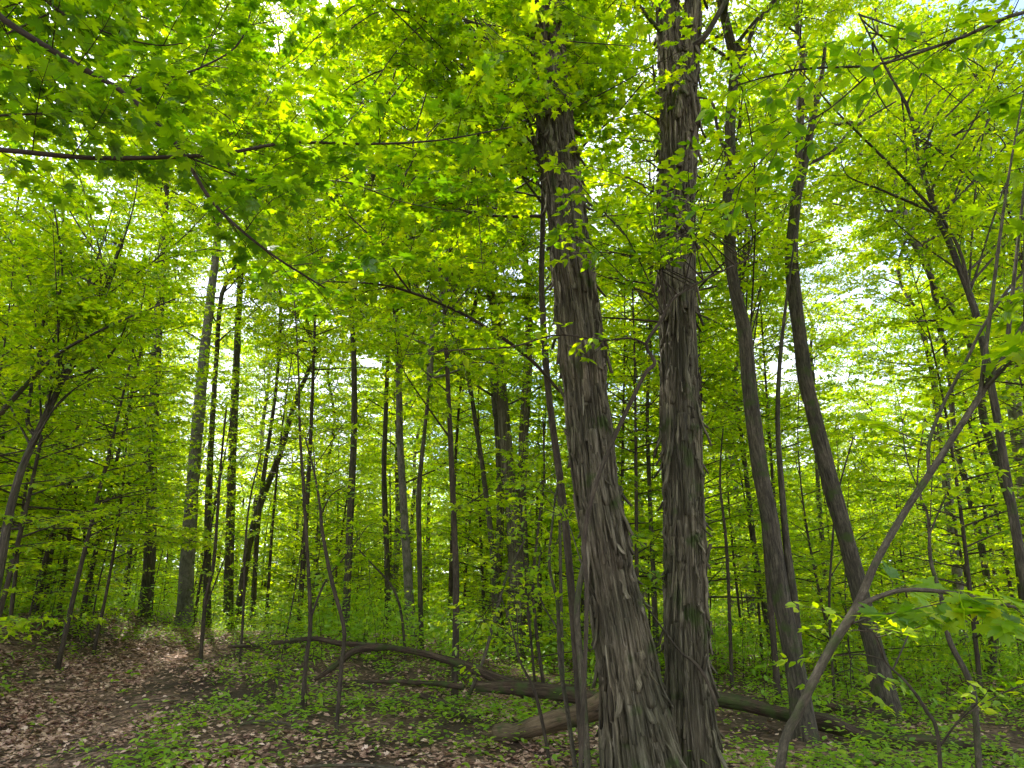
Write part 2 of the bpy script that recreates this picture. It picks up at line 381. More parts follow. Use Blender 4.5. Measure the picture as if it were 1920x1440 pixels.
TT = [
 ('maple_tree', 'dark straight trunk', 'dark straight trunk tree at the right edge of the leafy path crest', [(272, 1185, 38), (283, 1000, 30), (284, 880, 28), (292, 700, 26), (302, 540, 22), (310, 440, 18)], 19, M_BARK, 0, .9),
 ('beech_tree', 'thick pale grey trunk', 'thick pale grey trunk tree, widest of the cluster beyond the path', [(345, 1180, 46), (352, 1040, 40), (362, 900, 36), (375, 750, 32), (390, 600, 26), (402, 500, 22), (410, 430, 18)], 20, M_GREY, 3, .9),
 ('maple_tree', 'slim trunk behind the pale grey one', 'slim dark trunk tree close right of the thick pale grey trunk', [(388, 1175, 24), (390, 1000, 20), (393, 880, 18), (400, 760, 15), (408, 640, 12)], 21, M_BARK, 2, .8),
 ('maple_tree', 'second dark trunk', 'dark upright trunk tree with rough bark left of the forked leaning tree', [(428, 1150, 30), (431, 1000, 25), (436, 850, 24), (443, 680, 20), (450, 540, 17), (453, 470, 14)], 22, M_BARK, 1, .9),
 ('maple_tree', 'right-leaning trunk', 'tree with trunk leaning right behind the path, the most slanted one', [(443, 1145, 24), (465, 1030, 21), (490, 940, 19), (525, 850, 17), (555, 750, 14), (600, 650, 10)], 23, M_BARK, 2, .7),
 ('maple_tree', 'thin dark stem beside the leaning trunk', 'thin dark tree crossing just right of the slanted leaning trunk', [(473, 1150, 16), (482, 1010, 14), (496, 880, 12), (514, 760, 10), (524, 660, 8)], 22, M_BARK, 0, .7),
 ('maple_tree', 'straight trunk over the fallen limb', 'straight grey brown tree rising directly behind the long fallen limb', [(646, 1205, 25), (652, 1080, 22), (658, 940, 20), (664, 800, 18), (663, 660, 15), (656, 570, 12)], 16.5, M_BARK, 1, .8),
 ('maple_tree', 'ivy-speckled trunk', 'slender tree with leaf speckled trunk, second right of fallen limb fork', [(728, 1180, 20), (726, 1050, 17), (720, 900, 15), (724, 760, 13), (730, 580, 10)], 20, M_BARK, 2, .8),
 ('hickory_tree', 'mossy bent trunk', 'tree with broad lower trunk bending slightly left, mossy lichen bark', [(773, 1230, 32), (765, 1080, 26), (757, 950, 22), (750, 820, 20), (747, 680, 17), (740, 570, 13)], 18, M_GREY, 0, .8),
 ('maple_tree', 'thin twisted trunk', 'thin twisted dark tree between the mossy bent trunk and foreground pole sapling', [(791, 1215, 15), (787, 1060, 14), (785, 930, 15), (795, 820, 12), (808, 700, 9)], 15, M_BARK, 3, .7),
 ('maple_tree', 'slanting thin trunk', 'slender tree slanting up to the left beside the dark triple clump', [(940, 1215, 18), (925, 1050, 17), (908, 900, 15), (890, 780, 13), (872, 660, 10)], 17, M_BARK, 1, .7),
 ('ironwood_tree', 'curved pale stem', 'tree with gently curved stem just right of the twin shaggy trunks gap', [(1232, 1240, 18), (1225, 1080, 15), (1217, 900, 12), (1214, 760, 10), (1220, 640, 8)], 16, M_BARK, 0, .6),
]
WS = .64
for nm, sh, lb, pts, d, mt, ci, cs in TT: tall_tree(nm, sh, lb, pts, d, mt, ci, cs)
WS = .74
# the dark clump in the middle: one stool with three stems
def clump(name, short, label, stems, d, mat, ci, cs):
    l0, _ = trunk_path(stems[0], d); root = thing(name, label, 'tree', tuple(l0[0]))
    for k, st in enumerate(stems):
        L, rr = trunk_path(st, d + .25 * k); L = smooth_line(L, 34); rr = np.interp(np.linspace(0, len(rr) - 1, 34), np.arange(len(rr)), rr)
        z = L[:, 2] - L[0, 2]; rr = rr * (1 + .5 * np.exp(-z / .3))
        mb = MB(); mb.tube(L, rr, 14, 0, rng.random() * 50, .14); local(root, mb); put('trunk', mb.mesh('trunk', [mat], [0]), root)
        add_crown(root, L[-1], L[-1] - L[-4], ci + k, cs)
    LM.append((stems[0][1][0], d, short))
clump('hickory_tree', 'dark three-stemmed clump', 'dark tree with three stems from one base, middle of the wood',
      [[(962, 1240, 52), (968, 1110, 40), (962, 980, 34), (950, 850, 32), (938, 700, 28), (926, 580, 22), (905, 480, 16)],
       [(985, 1240, 36), (985, 1110, 28), (978, 960, 25), (982, 820, 24), (990, 680, 22), (993, 560, 18)],
       [(940, 1240, 30), (930, 1110, 26), (938, 980, 20), (935, 860, 16), (930, 780, 12)]], 17, M_SHAG, 1, .8)
WS = .74
tall_tree('ash_tree', 'kinked dark trunk', 'dark tree right of the shaggy pair, trunk kinked to the left with side stem',
          [(1512, 1400, 58), (1492, 1260, 46), (1462, 1100, 44), (1440, 960, 42), (1420, 840, 38), (1404, 720, 34), (1396, 620, 32), (1375, 530, 28), (1366, 420, 26), (1368, 300, 26), (1372, 180, 24), (1385, 90, 20)],
          8.6, M_BARK, 2, .75, sides=24, forks=[[(1500, 1250, 22), (1487, 1120, 24), (1474, 1010, 18), (1466, 920, 15), (1458, 800, 12), (1462, 680, 10), (1475, 560, 7), (1490, 450, 4)],
                                              [(1372, 180, 16), (1398, 90, 13), (1430, 30, 10), (1480, -20, 7)], [(1363, 290, 10), (1345, 240, 8), (1333, 190, 6), (1290, 182, 4)]], rough=.15)
tall_tree('ash_tree', 'leaning dark trunk', 'dark leaning tree behind the pale foreground fork, its top splitting in two',
          [(1668, 1350, 56), (1640, 1220, 44), (1605, 1080, 42), (1570, 950, 42), (1538, 830, 38), (1512, 720, 34), (1495, 600, 32), (1484, 480, 30), (1492, 380, 26), (1498, 280, 20), (1502, 170, 18), (1505, 80, 14)],
          10.2, M_BARK, 1, .5, sides=24, forks=[[(1492, 390, 18), (1510, 300, 19), (1525, 215, 17), (1538, 160, 12), (1548, 80, 7)],
                                               [(1508, 310, 9), (1560, 285, 8), (1600, 240, 6), (1680, 190, 4)]], rough=.15)
RT = [
 ('oak_tree', 'right edge trunk', 'tall dark tree at right edge with trunk bending up to the left', [(1935, 1130, 24), (1905, 1000, 22), (1880, 900, 20), (1845, 790, 20), (1835, 700, 18), (1800, 600, 16), (1750, 530, 14), (1715, 450, 10)], 13, M_BARK, 3, .75),
 ('maple_tree', 'right tree with knotted bend', 'slender tree with a knotted crooked foot near right edge', [(1850, 1250, 26), (1862, 1180, 20), (1845, 1050, 17), (1815, 920, 16), (1790, 820, 14), (1780, 700, 12), (1760, 600, 10)], 15, M_BARK, 0, .7),
 ('maple_tree', 'upright tree behind the knotted one', 'grey upright tree standing left of the knotted crooked stem, partly hidden', [(1805, 1220, 30), (1795, 1080, 26), (1780, 950, 24), (1765, 830, 20), (1750, 700, 16)], 19, M_GREY, 2, .8),
 ('maple_tree', 'far tree between the dark pair', 'small dark tree seen between the kinked trunk and the leaning trunk', [(1560, 1150, 14), (1545, 1050, 13), (1535, 930, 12), (1530, 820, 10), (1525, 700, 8)], 22, M_BARK, 1, .6),
 ('maple_tree', 'tree right of the shaggy pair', 'slender leaning tree right of the shaggy pair, left of the kinked trunk', [(1455, 1260, 18), (1432, 1130, 16), (1415, 1030, 14), (1400, 900, 12), (1385, 780, 10)], 17, M_BARK, 3, .6),
 ('oak_tree', 'outermost right trunk', 'thick grey trunk tree cut by the right edge, halfway up', [(1945, 1190, 44), (1930, 1000, 40), (1915, 860, 36), (1900, 740, 32), (1895, 620, 26), (1915, 480, 20)], 16, M_GREY, 1, .8),
]
WS = .70
for nm, sh, lb, pts, d, mt, ci, cs in RT: tall_tree(nm, sh, lb, pts, d, mt, ci, cs)

# ============================================================ THE SHAGGY PAIR
WS = .93
hick = thing('hickory_tree', 'big shaggy barked tree in front with two tall trunks from one base', 'tree', tuple(gp(1270, 6.0)))
def shag_trunk(pts, d, seed, nplates, flare, label, dtop=None, n=560, sides=230, base=True):
    line, rad = trunk_path(pts, d, dtop, base=base, sink=.35 if base else 0)
    L = smooth_line(line, n); rr = np.interp(np.linspace(0, len(rad) - 1, n), np.arange(len(rad)), rad)
    T = nrm(np.gradient(L, axis=0)); ref = np.array([1., 0, 0]); U = nrm(ref - T * (T @ ref)[:, None]); W = np.cross(T, U)
    S = np.concatenate([[0], np.cumsum(np.linalg.norm(np.diff(L, axis=0), axis=1))])
    th = np.arange(sides) * 2 * math.pi / sides; cx, sx = np.cos(th)[None], np.sin(th)[None]; s_ = S[:, None]
    wx = noise(cx * 1.5 + seed, sx * 1.5, s_ * .8, 11) * 1.2
    ridge = noise(cx * 17 + seed + wx, sx * 17 + wx, s_ * 1.2, 12); fine = noise(cx * 34 + seed + wx, sx * 34, s_ * 2.6, 13)
    plate = noise(cx * 6 + seed, sx * 6 + wx, s_ * .9 + 4, 14)
    step_ = np.floor(plate * 5 + s_ * .0) / 5 + .2 * (plate * 5 % 1) ** 4
    dsp = .05 * (np.abs(ridge - .5) * 2) ** .7 + .018 * (fine - .5) + .055 * step_ - .085
    lobes = 1 + flare * np.exp(-np.clip(s_ - .3, 0, 9) / .55) * (.55 + .45 * np.cos(5 * th[None] + seed)) + .05 * np.cos(2 * th[None] + s_ * .6 + seed) + .03 * np.cos(5 * th[None] + seed) 
    r2 = rr[:, None] * (lobes) + dsp * np.clip(rr[:, None] / .24, .45, 1.2)
    v = L[:, None] + U[:, None] * (cx * r2)[..., None] + W[:, None] * (sx * r2)[..., None]
    i, j = np.meshgrid(np.arange(n - 1), np.arange(sides), indexing='ij'); jn = (j + 1) % sides
    f = np.stack([i * sides + j, i * sides + jn, (i + 1) * sides + jn, (i + 1) * sides + j], -1)
    mb = MB(); uvw = np.stack([cx * .3 + 0 * r2 + seed, sx * .3 + 0 * r2, s_ + 0 * r2], -1)
    mb.add(v.reshape(-1, 3), f, np.full((n - 1) * sides, 4), 0, .5, uvw.reshape(-1, 3))
    # loose bark plates, long and narrow, ends curling off the trunk
    smin = S[-1] * .04
    for k in range(nplates):
        s0 = smin + (S[-1] - smin - .5) * rng.random(); ln = (.22 + 1.0 * rng.random() ** 1.8); wd = .006 + .026 * rng.random() ** 1.4
        t0 = rng.random() * 2 * math.pi; m = 12
        lift_b = (rng.random() ** 3) * .11 if rng.random() < .7 else .004; lift_t = (rng.random() ** 2) * .05 if rng.random() < .4 else .002
        ss = s0 + ln * np.linspace(0, 1, m); u = np.linspace(0, 1, m); wob_ = .012 * np.sin(u * (5 + 9 * rng.random()) + k)
        c = np.stack([np.interp(ss, S, L[:, q]) for q in range(3)], -1); Uq = nrm(np.stack([np.interp(ss, S, U[:, q]) for q in range(3)], -1)); Wq = nrm(np.stack([np.interp(ss, S, W[:, q]) for q in range(3)], -1))
        ii = np.clip(np.searchsorted(S, ss), 0, n - 1); tth = t0 + rng.normal(0, .06) * u * 2 + .02 * np.sin(u * 7 + k); jj = (tth / (2 * math.pi) * sides).astype(int) % sides
        rb = r2[ii, jj] + .006 + lift_b * np.clip(1 - u / .45, 0, 1) ** 2 + lift_t * np.clip((u - .6) / .4, 0, 1) ** 2
        wq = wd * (np.clip(np.sin(np.pi * np.clip(u * .9 + .06, 0, 1)), 0, 1) ** .13) * (1 + .9 * (noise(u * 9, k * 3.3, 0, 15) - .5))
        rad_d = Uq * np.cos(tth)[:, None] + Wq * np.sin(tth)[:, None]; tan = -Uq * np.sin(tth)[:, None] + Wq * np.cos(tth)[:, None]
        cc = c + rad_d * rb[:, None]; th_ = .009 + .009 * rng.random()
        A = cc - tan * wq[:, None]; B = cc + tan * wq[:, None]; C_ = cc + rad_d * th_
        v_ = np.stack([A, C_ - tan * wq[:, None] * .4, C_ + tan * wq[:, None] * .4, B, cc - rad_d * .012], 1)
        i2, j2 = np.meshgrid(np.arange(m - 1), np.arange(5), indexing='ij'); j3 = (j2 + 1) % 5
        ff = np.stack([i2 * 5 + j2, i2 * 5 + j3, (i2 + 1) * 5 + j3, (i2 + 1) * 5 + j2], -1)
        q = np.stack([np.cos(tth)[:, None] * .3 + seed + np.array([-1, -.4, .4, 1, 0])[None] * wd, np.sin(tth)[:, None] * .3 + k * .37 + np.zeros((1, 5)), ss[:, None] + np.zeros((1, 5))], -1)
        mb.add(v_.reshape(-1, 3), ff, np.full((m - 1) * 5, 4), 0, rng.random(), q.reshape(-1, 3))
        mb.Fi.append(np.concatenate([np.arange(5) + mb.n - 5, np.arange(5)[::-1] + mb.n - m * 5])); mb.Fn.append(np.array([5, 5], np.int32)); mb.Mi.append(np.zeros(2, np.int32))
    local(hick, mb); return put('trunk', mb.mesh('trunk', [M_SHAG], [0]), hick, label), L, rr
tl, LA, RA = shag_trunk([(1235, 1560, 210), (1205, 1430, 168), (1182, 1290, 134), (1160, 1150, 116), (1138, 1030, 106), (1118, 900, 98), (1104, 770, 94), (1090, 640, 90), (1076, 520, 84), (1062, 400, 78), (1046, 280, 72), (1034, 160, 68), (1022, 40, 62), (1008, -110, 56), (995, -260, 48)],
                        6.0, 3.1, 850, .30, 'left trunk, leaning left, with shaggy peeling bark')
tr, LB, RB = shag_trunk([(1312, 1540, 150), (1300, 1430, 112), (1292, 1290, 98), (1286, 1150, 90), (1285, 1030, 86), (1281, 900, 84), (1277, 770, 80), (1273, 640, 72), (1270, 520, 70), (1267, 400, 72), (1272, 280, 78), (1270, 200, 82), (1258, 110, 48), (1250, 0, 42), (1240, -150, 36)],
                        6.45, 9.7, 780, .22, 'right trunk, upright, forking near the top')
fk = [(1278, 250, 40), (1290, 150, 42), (1297, 60, 36), (1302, -40, 30), (1310, -170, 24)]
t3, LC, RC = shag_trunk(fk, 6.45, 5.2, 90, 0, None, n=160, sides=80, base=False); t3.name = 'fork_limb'
def hbranch(root, pts, d0, d1, mat, name='branch', sides=8, label=None, n=26, rough=.12):
    L, r_ = trunk_path(pts, d0, d1, base=False); L = smooth_line(L, n); r_ = np.interp(np.linspace(0, len(r_) - 1, n), np.arange(len(r_)), r_)
    mb = MB(); mb.tube(L, r_, sides, 0, rng.random() * 50, rough); local(root, mb); put(name, mb.mesh(name, [mat], [0]), root, label); return L
h_br = [hbranch(hick, [(1293, 90, 16), (1320, 70, 13), (1345, 30, 11), (1372, -20, 9)], 6.4, 6.2, M_BARK),
        hbranch(hick, [(1240, 60, 10), (1205, 20, 8), (1170, -30, 6)], 6.4, 6.0, M_BARK)]
for ln, ci, cs in ((LA, 0, .8), (LB, 2, .7), (LC, 1, .6)):
    add_crown(hick, ln[-1], ln[-1] - ln[-20], ci, cs)
LM.append((1150, 6, 'shaggy left trunk')); LM.append((1285, 6.4, 'shaggy right trunk'))

WS = .82
# ============================================================ LEAFY TREES CLOSE TO THE CAMERA
def along(L, u):
    f = u * (len(L) - 1); i = min(int(f), len(L) - 2); return L[i] + (L[i + 1] - L[i]) * (f - i), nrm(L[i + 1] - L[i])
def dress(mb, L, ls, tp, n, length, v0=.4, start=.15, tilt=.2, r0=.005, dens=1.0, jit=.35, rise=.05):
    for k in range(n):
        u = start + (1 - start) * (k + rng.random()) / n; p, d = along(L, u); sg = 1 if k % 2 else -1
        sd = nrm(np.cross(d, [0, 0, 1.])); dd = nrm(d * (.5 + .3 * rng.random()) + sd * sg * (.8 + .3 * rng.random()) + np.array([0, 0, rng.normal(rise, .15)]))
        spray(mb, p, dd, length * (1.1 - .55 * u) * (.7 + .5 * rng.random()), ls, tp, r0=r0, step=ls * 1.55, v0=v0 + rng.normal(0, .1), tilt=tilt, dens=dens, jit=jit)
def filler(mb, origin_line, targets, ls, tp, length, v0=.4, n=5, r0=.012, u_rng=(.3, 1.0), dens=1.0, jit=.35):
    """limbs from a stem reaching out to points in the crown, each dressed with sprays"""
    for tg in targets:
        p, d = along(origin_line, u_rng[0] + (u_rng[1] - u_rng[0]) * rng.random()); tg = np.asarray(tg)
        hz = np.linalg.norm(tg[:2] - p[:2]); p = p.copy()
        mid = (p + tg) / 2 + np.array([0, 0, .12 * hz]) + rng.normal(0, .08 * hz, 3)
        ln = smooth_line([p, mid, tg], 12); mb.tube(ln, np.linspace(r0, .003, 12), 4, 0, rng.random() * 9, cap=False)
        dress(mb, ln, ls, tp, n, length, v0, .35, r0=.004, dens=dens, jit=jit)
def leafy(name, label, cat, base_px, d, stem_pts, mat, stem_r=None):
    pass
# --- sugar maple whose trunk stands just left of the frame
mx0, my0 = -3.75, 2.9
mz = Gf(mx0, my0)
maple = thing('maple_tree', 'maple reaching in from the left with long dark limbs and big lobed leaves', 'tree', (mx0, my0, mz))
sl = smooth_line([(mx0, my0, mz - .2), (mx0 + .05, my0, mz + 2), (mx0 - .03, my0 + .1, mz + 4), (mx0 + .1, my0 + .2, mz + 6.5), (mx0 + .2, my0 + .3, mz + 8.5)], 40)
mb = MB(); mb.tube(sl, np.linspace(.15, .05, 40), 16, 0, 3, .1); local(maple, mb); put('trunk', mb.mesh('trunk', [M_BARK], [0]), maple)
def from_trunk(pts3, r0, r1, root, mat=M_TWIG):
    L = smooth_line(pts3, 40); m_ = MB(); m_.tube(L, np.linspace(r0, r1, 40) , 8, 0, rng.random() * 9, .1); local(root, m_)
    put('branch', m_.mesh('branch', [mat], [0]), root); return L
c1 = from_trunk([sl[17], P(-260, -160, 3.0), P(0, 32, 3.3), P(120, 108, 3.4), P(240, 180, 3.5), P(330, 270, 3.55), P(400, 380, 3.6), P(500, 470, 3.7), P(610, 540, 3.9)], .024, .005, maple)
c2 = from_trunk([sl[12], P(-300, 260, 3.1), P(0, 281, 3.4), P(180, 296, 3.5), P(400, 290, 3.6), P(540, 268, 3.7), P(700, 270, 3.8), P(830, 262, 3.9), P(960, 238, 4.0)], .019, .004, maple)
c3 = from_trunk([P(236, 178, 3.5), P(300, 150, 3.55), P(380, 125, 3.6), P(450, 78, 3.7), P(475, -10, 3.8), P(480, -80, 3.9)], .008, .003, maple)
c4 = from_trunk([sl[20], P(-200, -250, 3.6), P(60, -20, 3.9), P(160, 45, 4.0), P(300, 85, 4.1), P(420, 60, 4.2)], .013, .003, maple)
c5 = from_trunk([P(330, 285, 3.55), P(420, 320, 3.7), P(520, 350, 4.0), P(640, 340, 4.4), P(760, 380, 4.8), P(880, 400, 5.2)], .006, .003, maple)
mb = MB()
for L, n_, ln in ((c1, 22, .9), (c2, 20, .75), (c3, 9, .7), (c4, 12, .9), (c5, 12, .7)):
    dress(mb, L, .088, MAPLE, n_, ln, .2, .22, r0=.004, dens=.9, jit=.28, rise=.38)
tg = [P(rng.uniform(-150, 640), rng.uniform(-200, 260), rng.uniform(4.2, 6.6)) for _ in range(30)]
filler(mb, sl, tg, .084, MAPLE, .8, .25, 8, r0=.010, u_rng=(.45, .9), dens=.8, jit=.28)
local(maple, mb); put('crown', mb.mesh('crown', [M_TWIG, M_LEAF], [0]), maple)

# --- maple standing behind the left shaggy trunk, its limbs fill the top of the picture
LIMB_STEP = .16
def mid_maple(name, label, short, stem_px, d, limbs, targets, ls, tp, ln, v0, mat=M_TWIG, nspray=6, u_rng=(.4, 1), dtop=None, dens=.9, leafmat=None, r0=.014):
    line, rad = trunk_path(stem_px, d, dtop, sink=.1); root = thing(name, label, 'tree' if line[-1][2] > 4 else 'sapling', tuple(line[0] + [0, 0, .1]))
    L = smooth_line(line, 40); rr = np.interp(np.linspace(0, len(rad) - 1, 40), np.arange(len(rad)), rad)
    m_ = MB(); m_.tube(L, rr, 12, 0, rng.random() * 50, .1); local(root, m_); put('trunk', m_.mesh('trunk', [mat], [0]), root)
    lb = MB()
    for (pts, d0, d1) in limbs:
        q = hbranch(root, pts, d0, d1, mat); dress(lb, q, ls, tp, max(4, int(np.linalg.norm(np.diff(q, axis=0), axis=1).sum() / LIMB_STEP)), ln, v0, .12, dens=dens, r0=.004)
    filler(lb, L, targets, ls, tp, ln, v0, nspray, u_rng=u_rng, dens=dens, r0=r0)
    local(root, lb); put('crown', lb.mesh('crown', [mat, leafmat or M_LEAF], [0]), root)
    if short: LM.append((stem_px[1][0], d, short))
    return root, L
rb = lambda x0, x1, y0, y1, d0, d1, n: [P(rng.uniform(x0, x1), rng.uniform(y0, y1), rng.uniform(d0, d1)) for _ in range(n)]
mid_maple('maple_tree', 'slender maple hugging the left edge of the left shaggy trunk, leafy top', 'maple behind the shaggy trunk',
          [(1100, 1330, 22), (1062, 1000, 17), (1030, 750, 15), (1016, 560, 14), (1018, 420, 12), (1016, 330, 11), (985, 215, 9), (950, 180, 8), (920, 90, 7), (860, 40, 5), (790, -20, 4)], 6.9,
          [([(1050, 735, 7), (985, 665, 8), (880, 595, 7), (770, 548, 6), (700, 532, 5), (610, 528, 3)], 6.6, 5.6),
           ([(770, 548, 5), (745, 515, 5), (705, 455, 4), (650, 400, 3), (600, 350, 3)], 5.8, 5.4),
           ([(1016, 405, 7), (930, 405, 6), (850, 390, 5), (760, 360, 4), (650, 340, 3)], 6.8, 5.6),
           ([(1016, 405, 6), (1090, 280, 5), (1150, 220, 4), (1210, 150, 3)], 6.8, 6.0)],
          rb(540, 1250, -120, 330, 4.8, 7.8, 46) + rb(950, 1330, -80, 210, 4.5, 5.7, 6) + rb(480, 1000, 330, 520, 5.5, 8, 16), .078, MAPLE, .75, .42)
mid_maple('maple_tree', 'thin straight pole of a young maple in front of the fallen limb', 'pole sapling',
          [(852, 1300, 17), (855, 1150, 15), (853, 1020, 14), (847, 880, 13), (842, 760, 11), (836, 640, 9), (828, 530, 7), (815, 420, 5), (800, 300, 4)], 11.0,
          [([(843, 820, 5), (800, 760, 4), (755, 690, 3), (740, 620, 2)], 11, 10.5), ([(852, 960, 4), (900, 930, 3), (960, 880, 2)], 11, 10.4)],
          rb(680, 1020, 330, 640, 8.5, 12.5, 16) + rb(700, 1000, 640, 760, 9, 12, 5) , .085, LOBED, .9, .5, u_rng=(.5, 1))
# second-storey maples left and middle
mid_maple('maple_tree', 'young tree leaning in from the left edge with forked dark stem', 'forked leaning sapling',
          [(-60, 1290, 22), (0, 1060, 19), (28, 920, 17), (62, 830, 15), (118, 712, 12), (160, 620, 13), (200, 540, 9), (230, 440, 6)], 8.0,
          [([(70, 820, 12), (52, 790, 10), (58, 730, 8), (62, 640, 5)], 8.0, 8.2), ([(-40, 830, 14), (10, 765, 12), (80, 690, 10), (130, 650, 8), (230, 600, 5), (330, 560, 3)], 8.0, 7.0),
           ([(80, 690, 8), (74, 640, 7), (90, 580, 6), (114, 545, 5), (115, 480, 4), (100, 380, 3)], 7.8, 7.4),
           ([(118, 712, 8), (180, 690, 6), (215, 655, 4), (240, 600, 3)], 8, 7.8)],
          rb(-120, 440, 260, 560, 6.6, 10, 24) + rb(-120, 260, 560, 820, 7, 10, 7), .075, LOBED, .85, .45, mat=M_BARK)
# --- right side: pale forked small tree closest to the camera
LIMB_STEP = .8; WS = .54
fork = mid_maple('hornbeam_tree', 'pale forked stem in front at right, slanting up out of frame', 'pale foreground fork',
          [(1420, 1560, 40), (1462, 1435, 33), (1500, 1330, 31), (1555, 1220, 30), (1606, 1140, 30), (1640, 1060, 25), (1690, 970, 23), (1742, 890, 22), (1800, 800, 20), (1865, 700, 19), (1925, 600, 17), (1990, 480, 14), (2060, 330, 10)], 3.6,
          [([(1604, 1142, 20), (1640, 1122, 17), (1700, 1106, 16), (1790, 1112, 14), (1850, 1125, 12), (1940, 1145, 9), (2050, 1150, 5)], 3.6, 3.2),
           ([(1742, 890, 15), (1742, 830, 13), (1768, 760, 11), (1810, 680, 11), (1845, 610, 10), (1900, 530, 9), (1960, 470, 6)], 3.6, 3.8),
           ([(1595, 1170, 8), (1640, 1155, 7), (1700, 1145, 5), (1790, 1125, 3)], 3.6, 3.3)],
          rb(1780, 2050, 560, 700, 3.3, 4.2, 3) + rb(1900, 2100, 60, 300, 3.4, 4.4, 6), .11, MAPLE, .38, .35, mat=M_PALE, nspray=3, u_rng=(.7, 1), dens=.5)
LIMB_STEP = .16; WS = .82
mid_maple('dogwood_tree', 'thin many branched small tree at right fanning over the gap in sky', 'fan-branched small tree',
          [(1990, 1250, 26), (1915, 1055, 20), (1885, 880, 18), (1862, 740, 17), (1830, 590, 15), (1790, 480, 13), (1755, 400, 11), (1730, 320, 9), (1705, 210, 7), (1660, 125, 5), (1610, 25, 3)], 7.0,
          [([(1752, 395, 8), (1690, 330, 7), (1620, 260, 6), (1560, 200, 4), (1500, 130, 3)], 7, 6.2),
           ([(1755, 400, 7), (1650, 355, 5), (1590, 330, 3), (1575, 290, 2)], 7, 6.5),
           ([(1820, 560, 9), (1800, 470, 7), (1750, 375, 6), (1760, 330, 5), (1830, 220, 4), (1870, 120, 3)], 7, 6.6),
           ([(1728, 320, 6), (1760, 280, 5), (1860, 200, 4), (1930, 150, 3)], 7, 6.4),
           ([(1700, 195, 5), (1740, 120, 4), (1800, 70, 3), (1870, 20, 2)], 7, 6.6)],
          rb(1560, 2050, 200, 520, 6.4, 10, 22) + rb(1840, 2100, -60, 260, 6.5, 9.5, 12), .075, OVAL, .7, .45, mat=M_BARK, dens=.8)
mid_maple('beech_tree', 'leafy young tree behind the kinked trunk with bright drooping sprays', 'leafy young tree',
          [(1460, 1300, 16), (1442, 1100, 14), (1425, 900, 12), (1400, 700, 10), (1380, 520, 8), (1370, 350, 6), (1390, 200, 4), (1400, 60, 3)], 10.8,
          [([(1376, 520, 5), (1420, 490, 4), (1480, 470, 3), (1560, 440, 2)], 10.8, 10)],
          rb(1290, 1680, -80, 330, 10.4, 14, 34) + rb(1300, 1600, 330, 560, 10.5, 14, 12) + rb(1280, 1520, -80, 200, 6, 8, 7) , .085, OVAL, .7, .5, dens=.85)
# branch of a vine-like shrub that climbs past both shaggy trunks
WS = .62
mid_maple('spicebush', 'dark crooked shrub stem crossing between the two shaggy trunks', 'crooked shrub stem',
          [(1080, 1500, 14), (1100, 1150, 14), (1095, 1010, 14), (1118, 905, 15), (1152, 820, 13), (1180, 760, 13), (1210, 700, 12), (1228, 680, 12), (1212, 645, 9), (1240, 600, 9), (1262, 560, 8), (1330, 520, 6), (1420, 478, 4)], 5.5,
          [([(1212, 645, 7), (1180, 634, 7), (1130, 638, 6), (1045, 628, 5), (960, 650, 5), (860, 656, 4), (760, 665, 3)], 5.5, 5.3),
           ([(1262, 560, 6), (1238, 500, 5), (1245, 440, 4), (1262, 360, 3), (1290, 300, 2)], 5.5, 5.3),
           ([(1240, 590, 5), (1150, 500, 3), (1110, 460, 3), (1060, 440, 2)], 5.5, 5.4)],
          rb(1180, 1420, 270, 480, 4.6, 5.7, 10) + rb(1010, 1160, 280, 480, 4.9, 5.5, 8), .085, OVAL, .34, .38, nspray=4, u_rng=(.75, 1), dens=.75, r0=.007)
WS = .8
mid_maple('dogwood_tree', 'dogwood reaching in high at right with large oval dark leaves against the sky', None,
          [(2330, 1500, 34), (2310, 900, 30), (2290, 400, 26), (2240, 60, 22), (2180, -200, 16)], 3.3,
          [([(2290, 400, 16), (2150, 120, 13), (1960, 20, 10), (1790, 75, 8), (1650, 120, 6), (1500, 130, 5), (1380, 160, 3)], 3.3, 3.3), ([(1650, 120, 5), (1560, 200, 4), (1480, 250, 3), (1400, 330, 3), (1330, 400, 2)], 3.3, 3.6)],
          rb(1880, 2100, 40, 200, 3.0, 3.8, 4), .095, OVAL, .36, .15, mat=M_BARK, nspray=3, u_rng=(.6, 1), dens=.7)
LM = [l for l in LM if l[2] != 'crooked shrub stem']

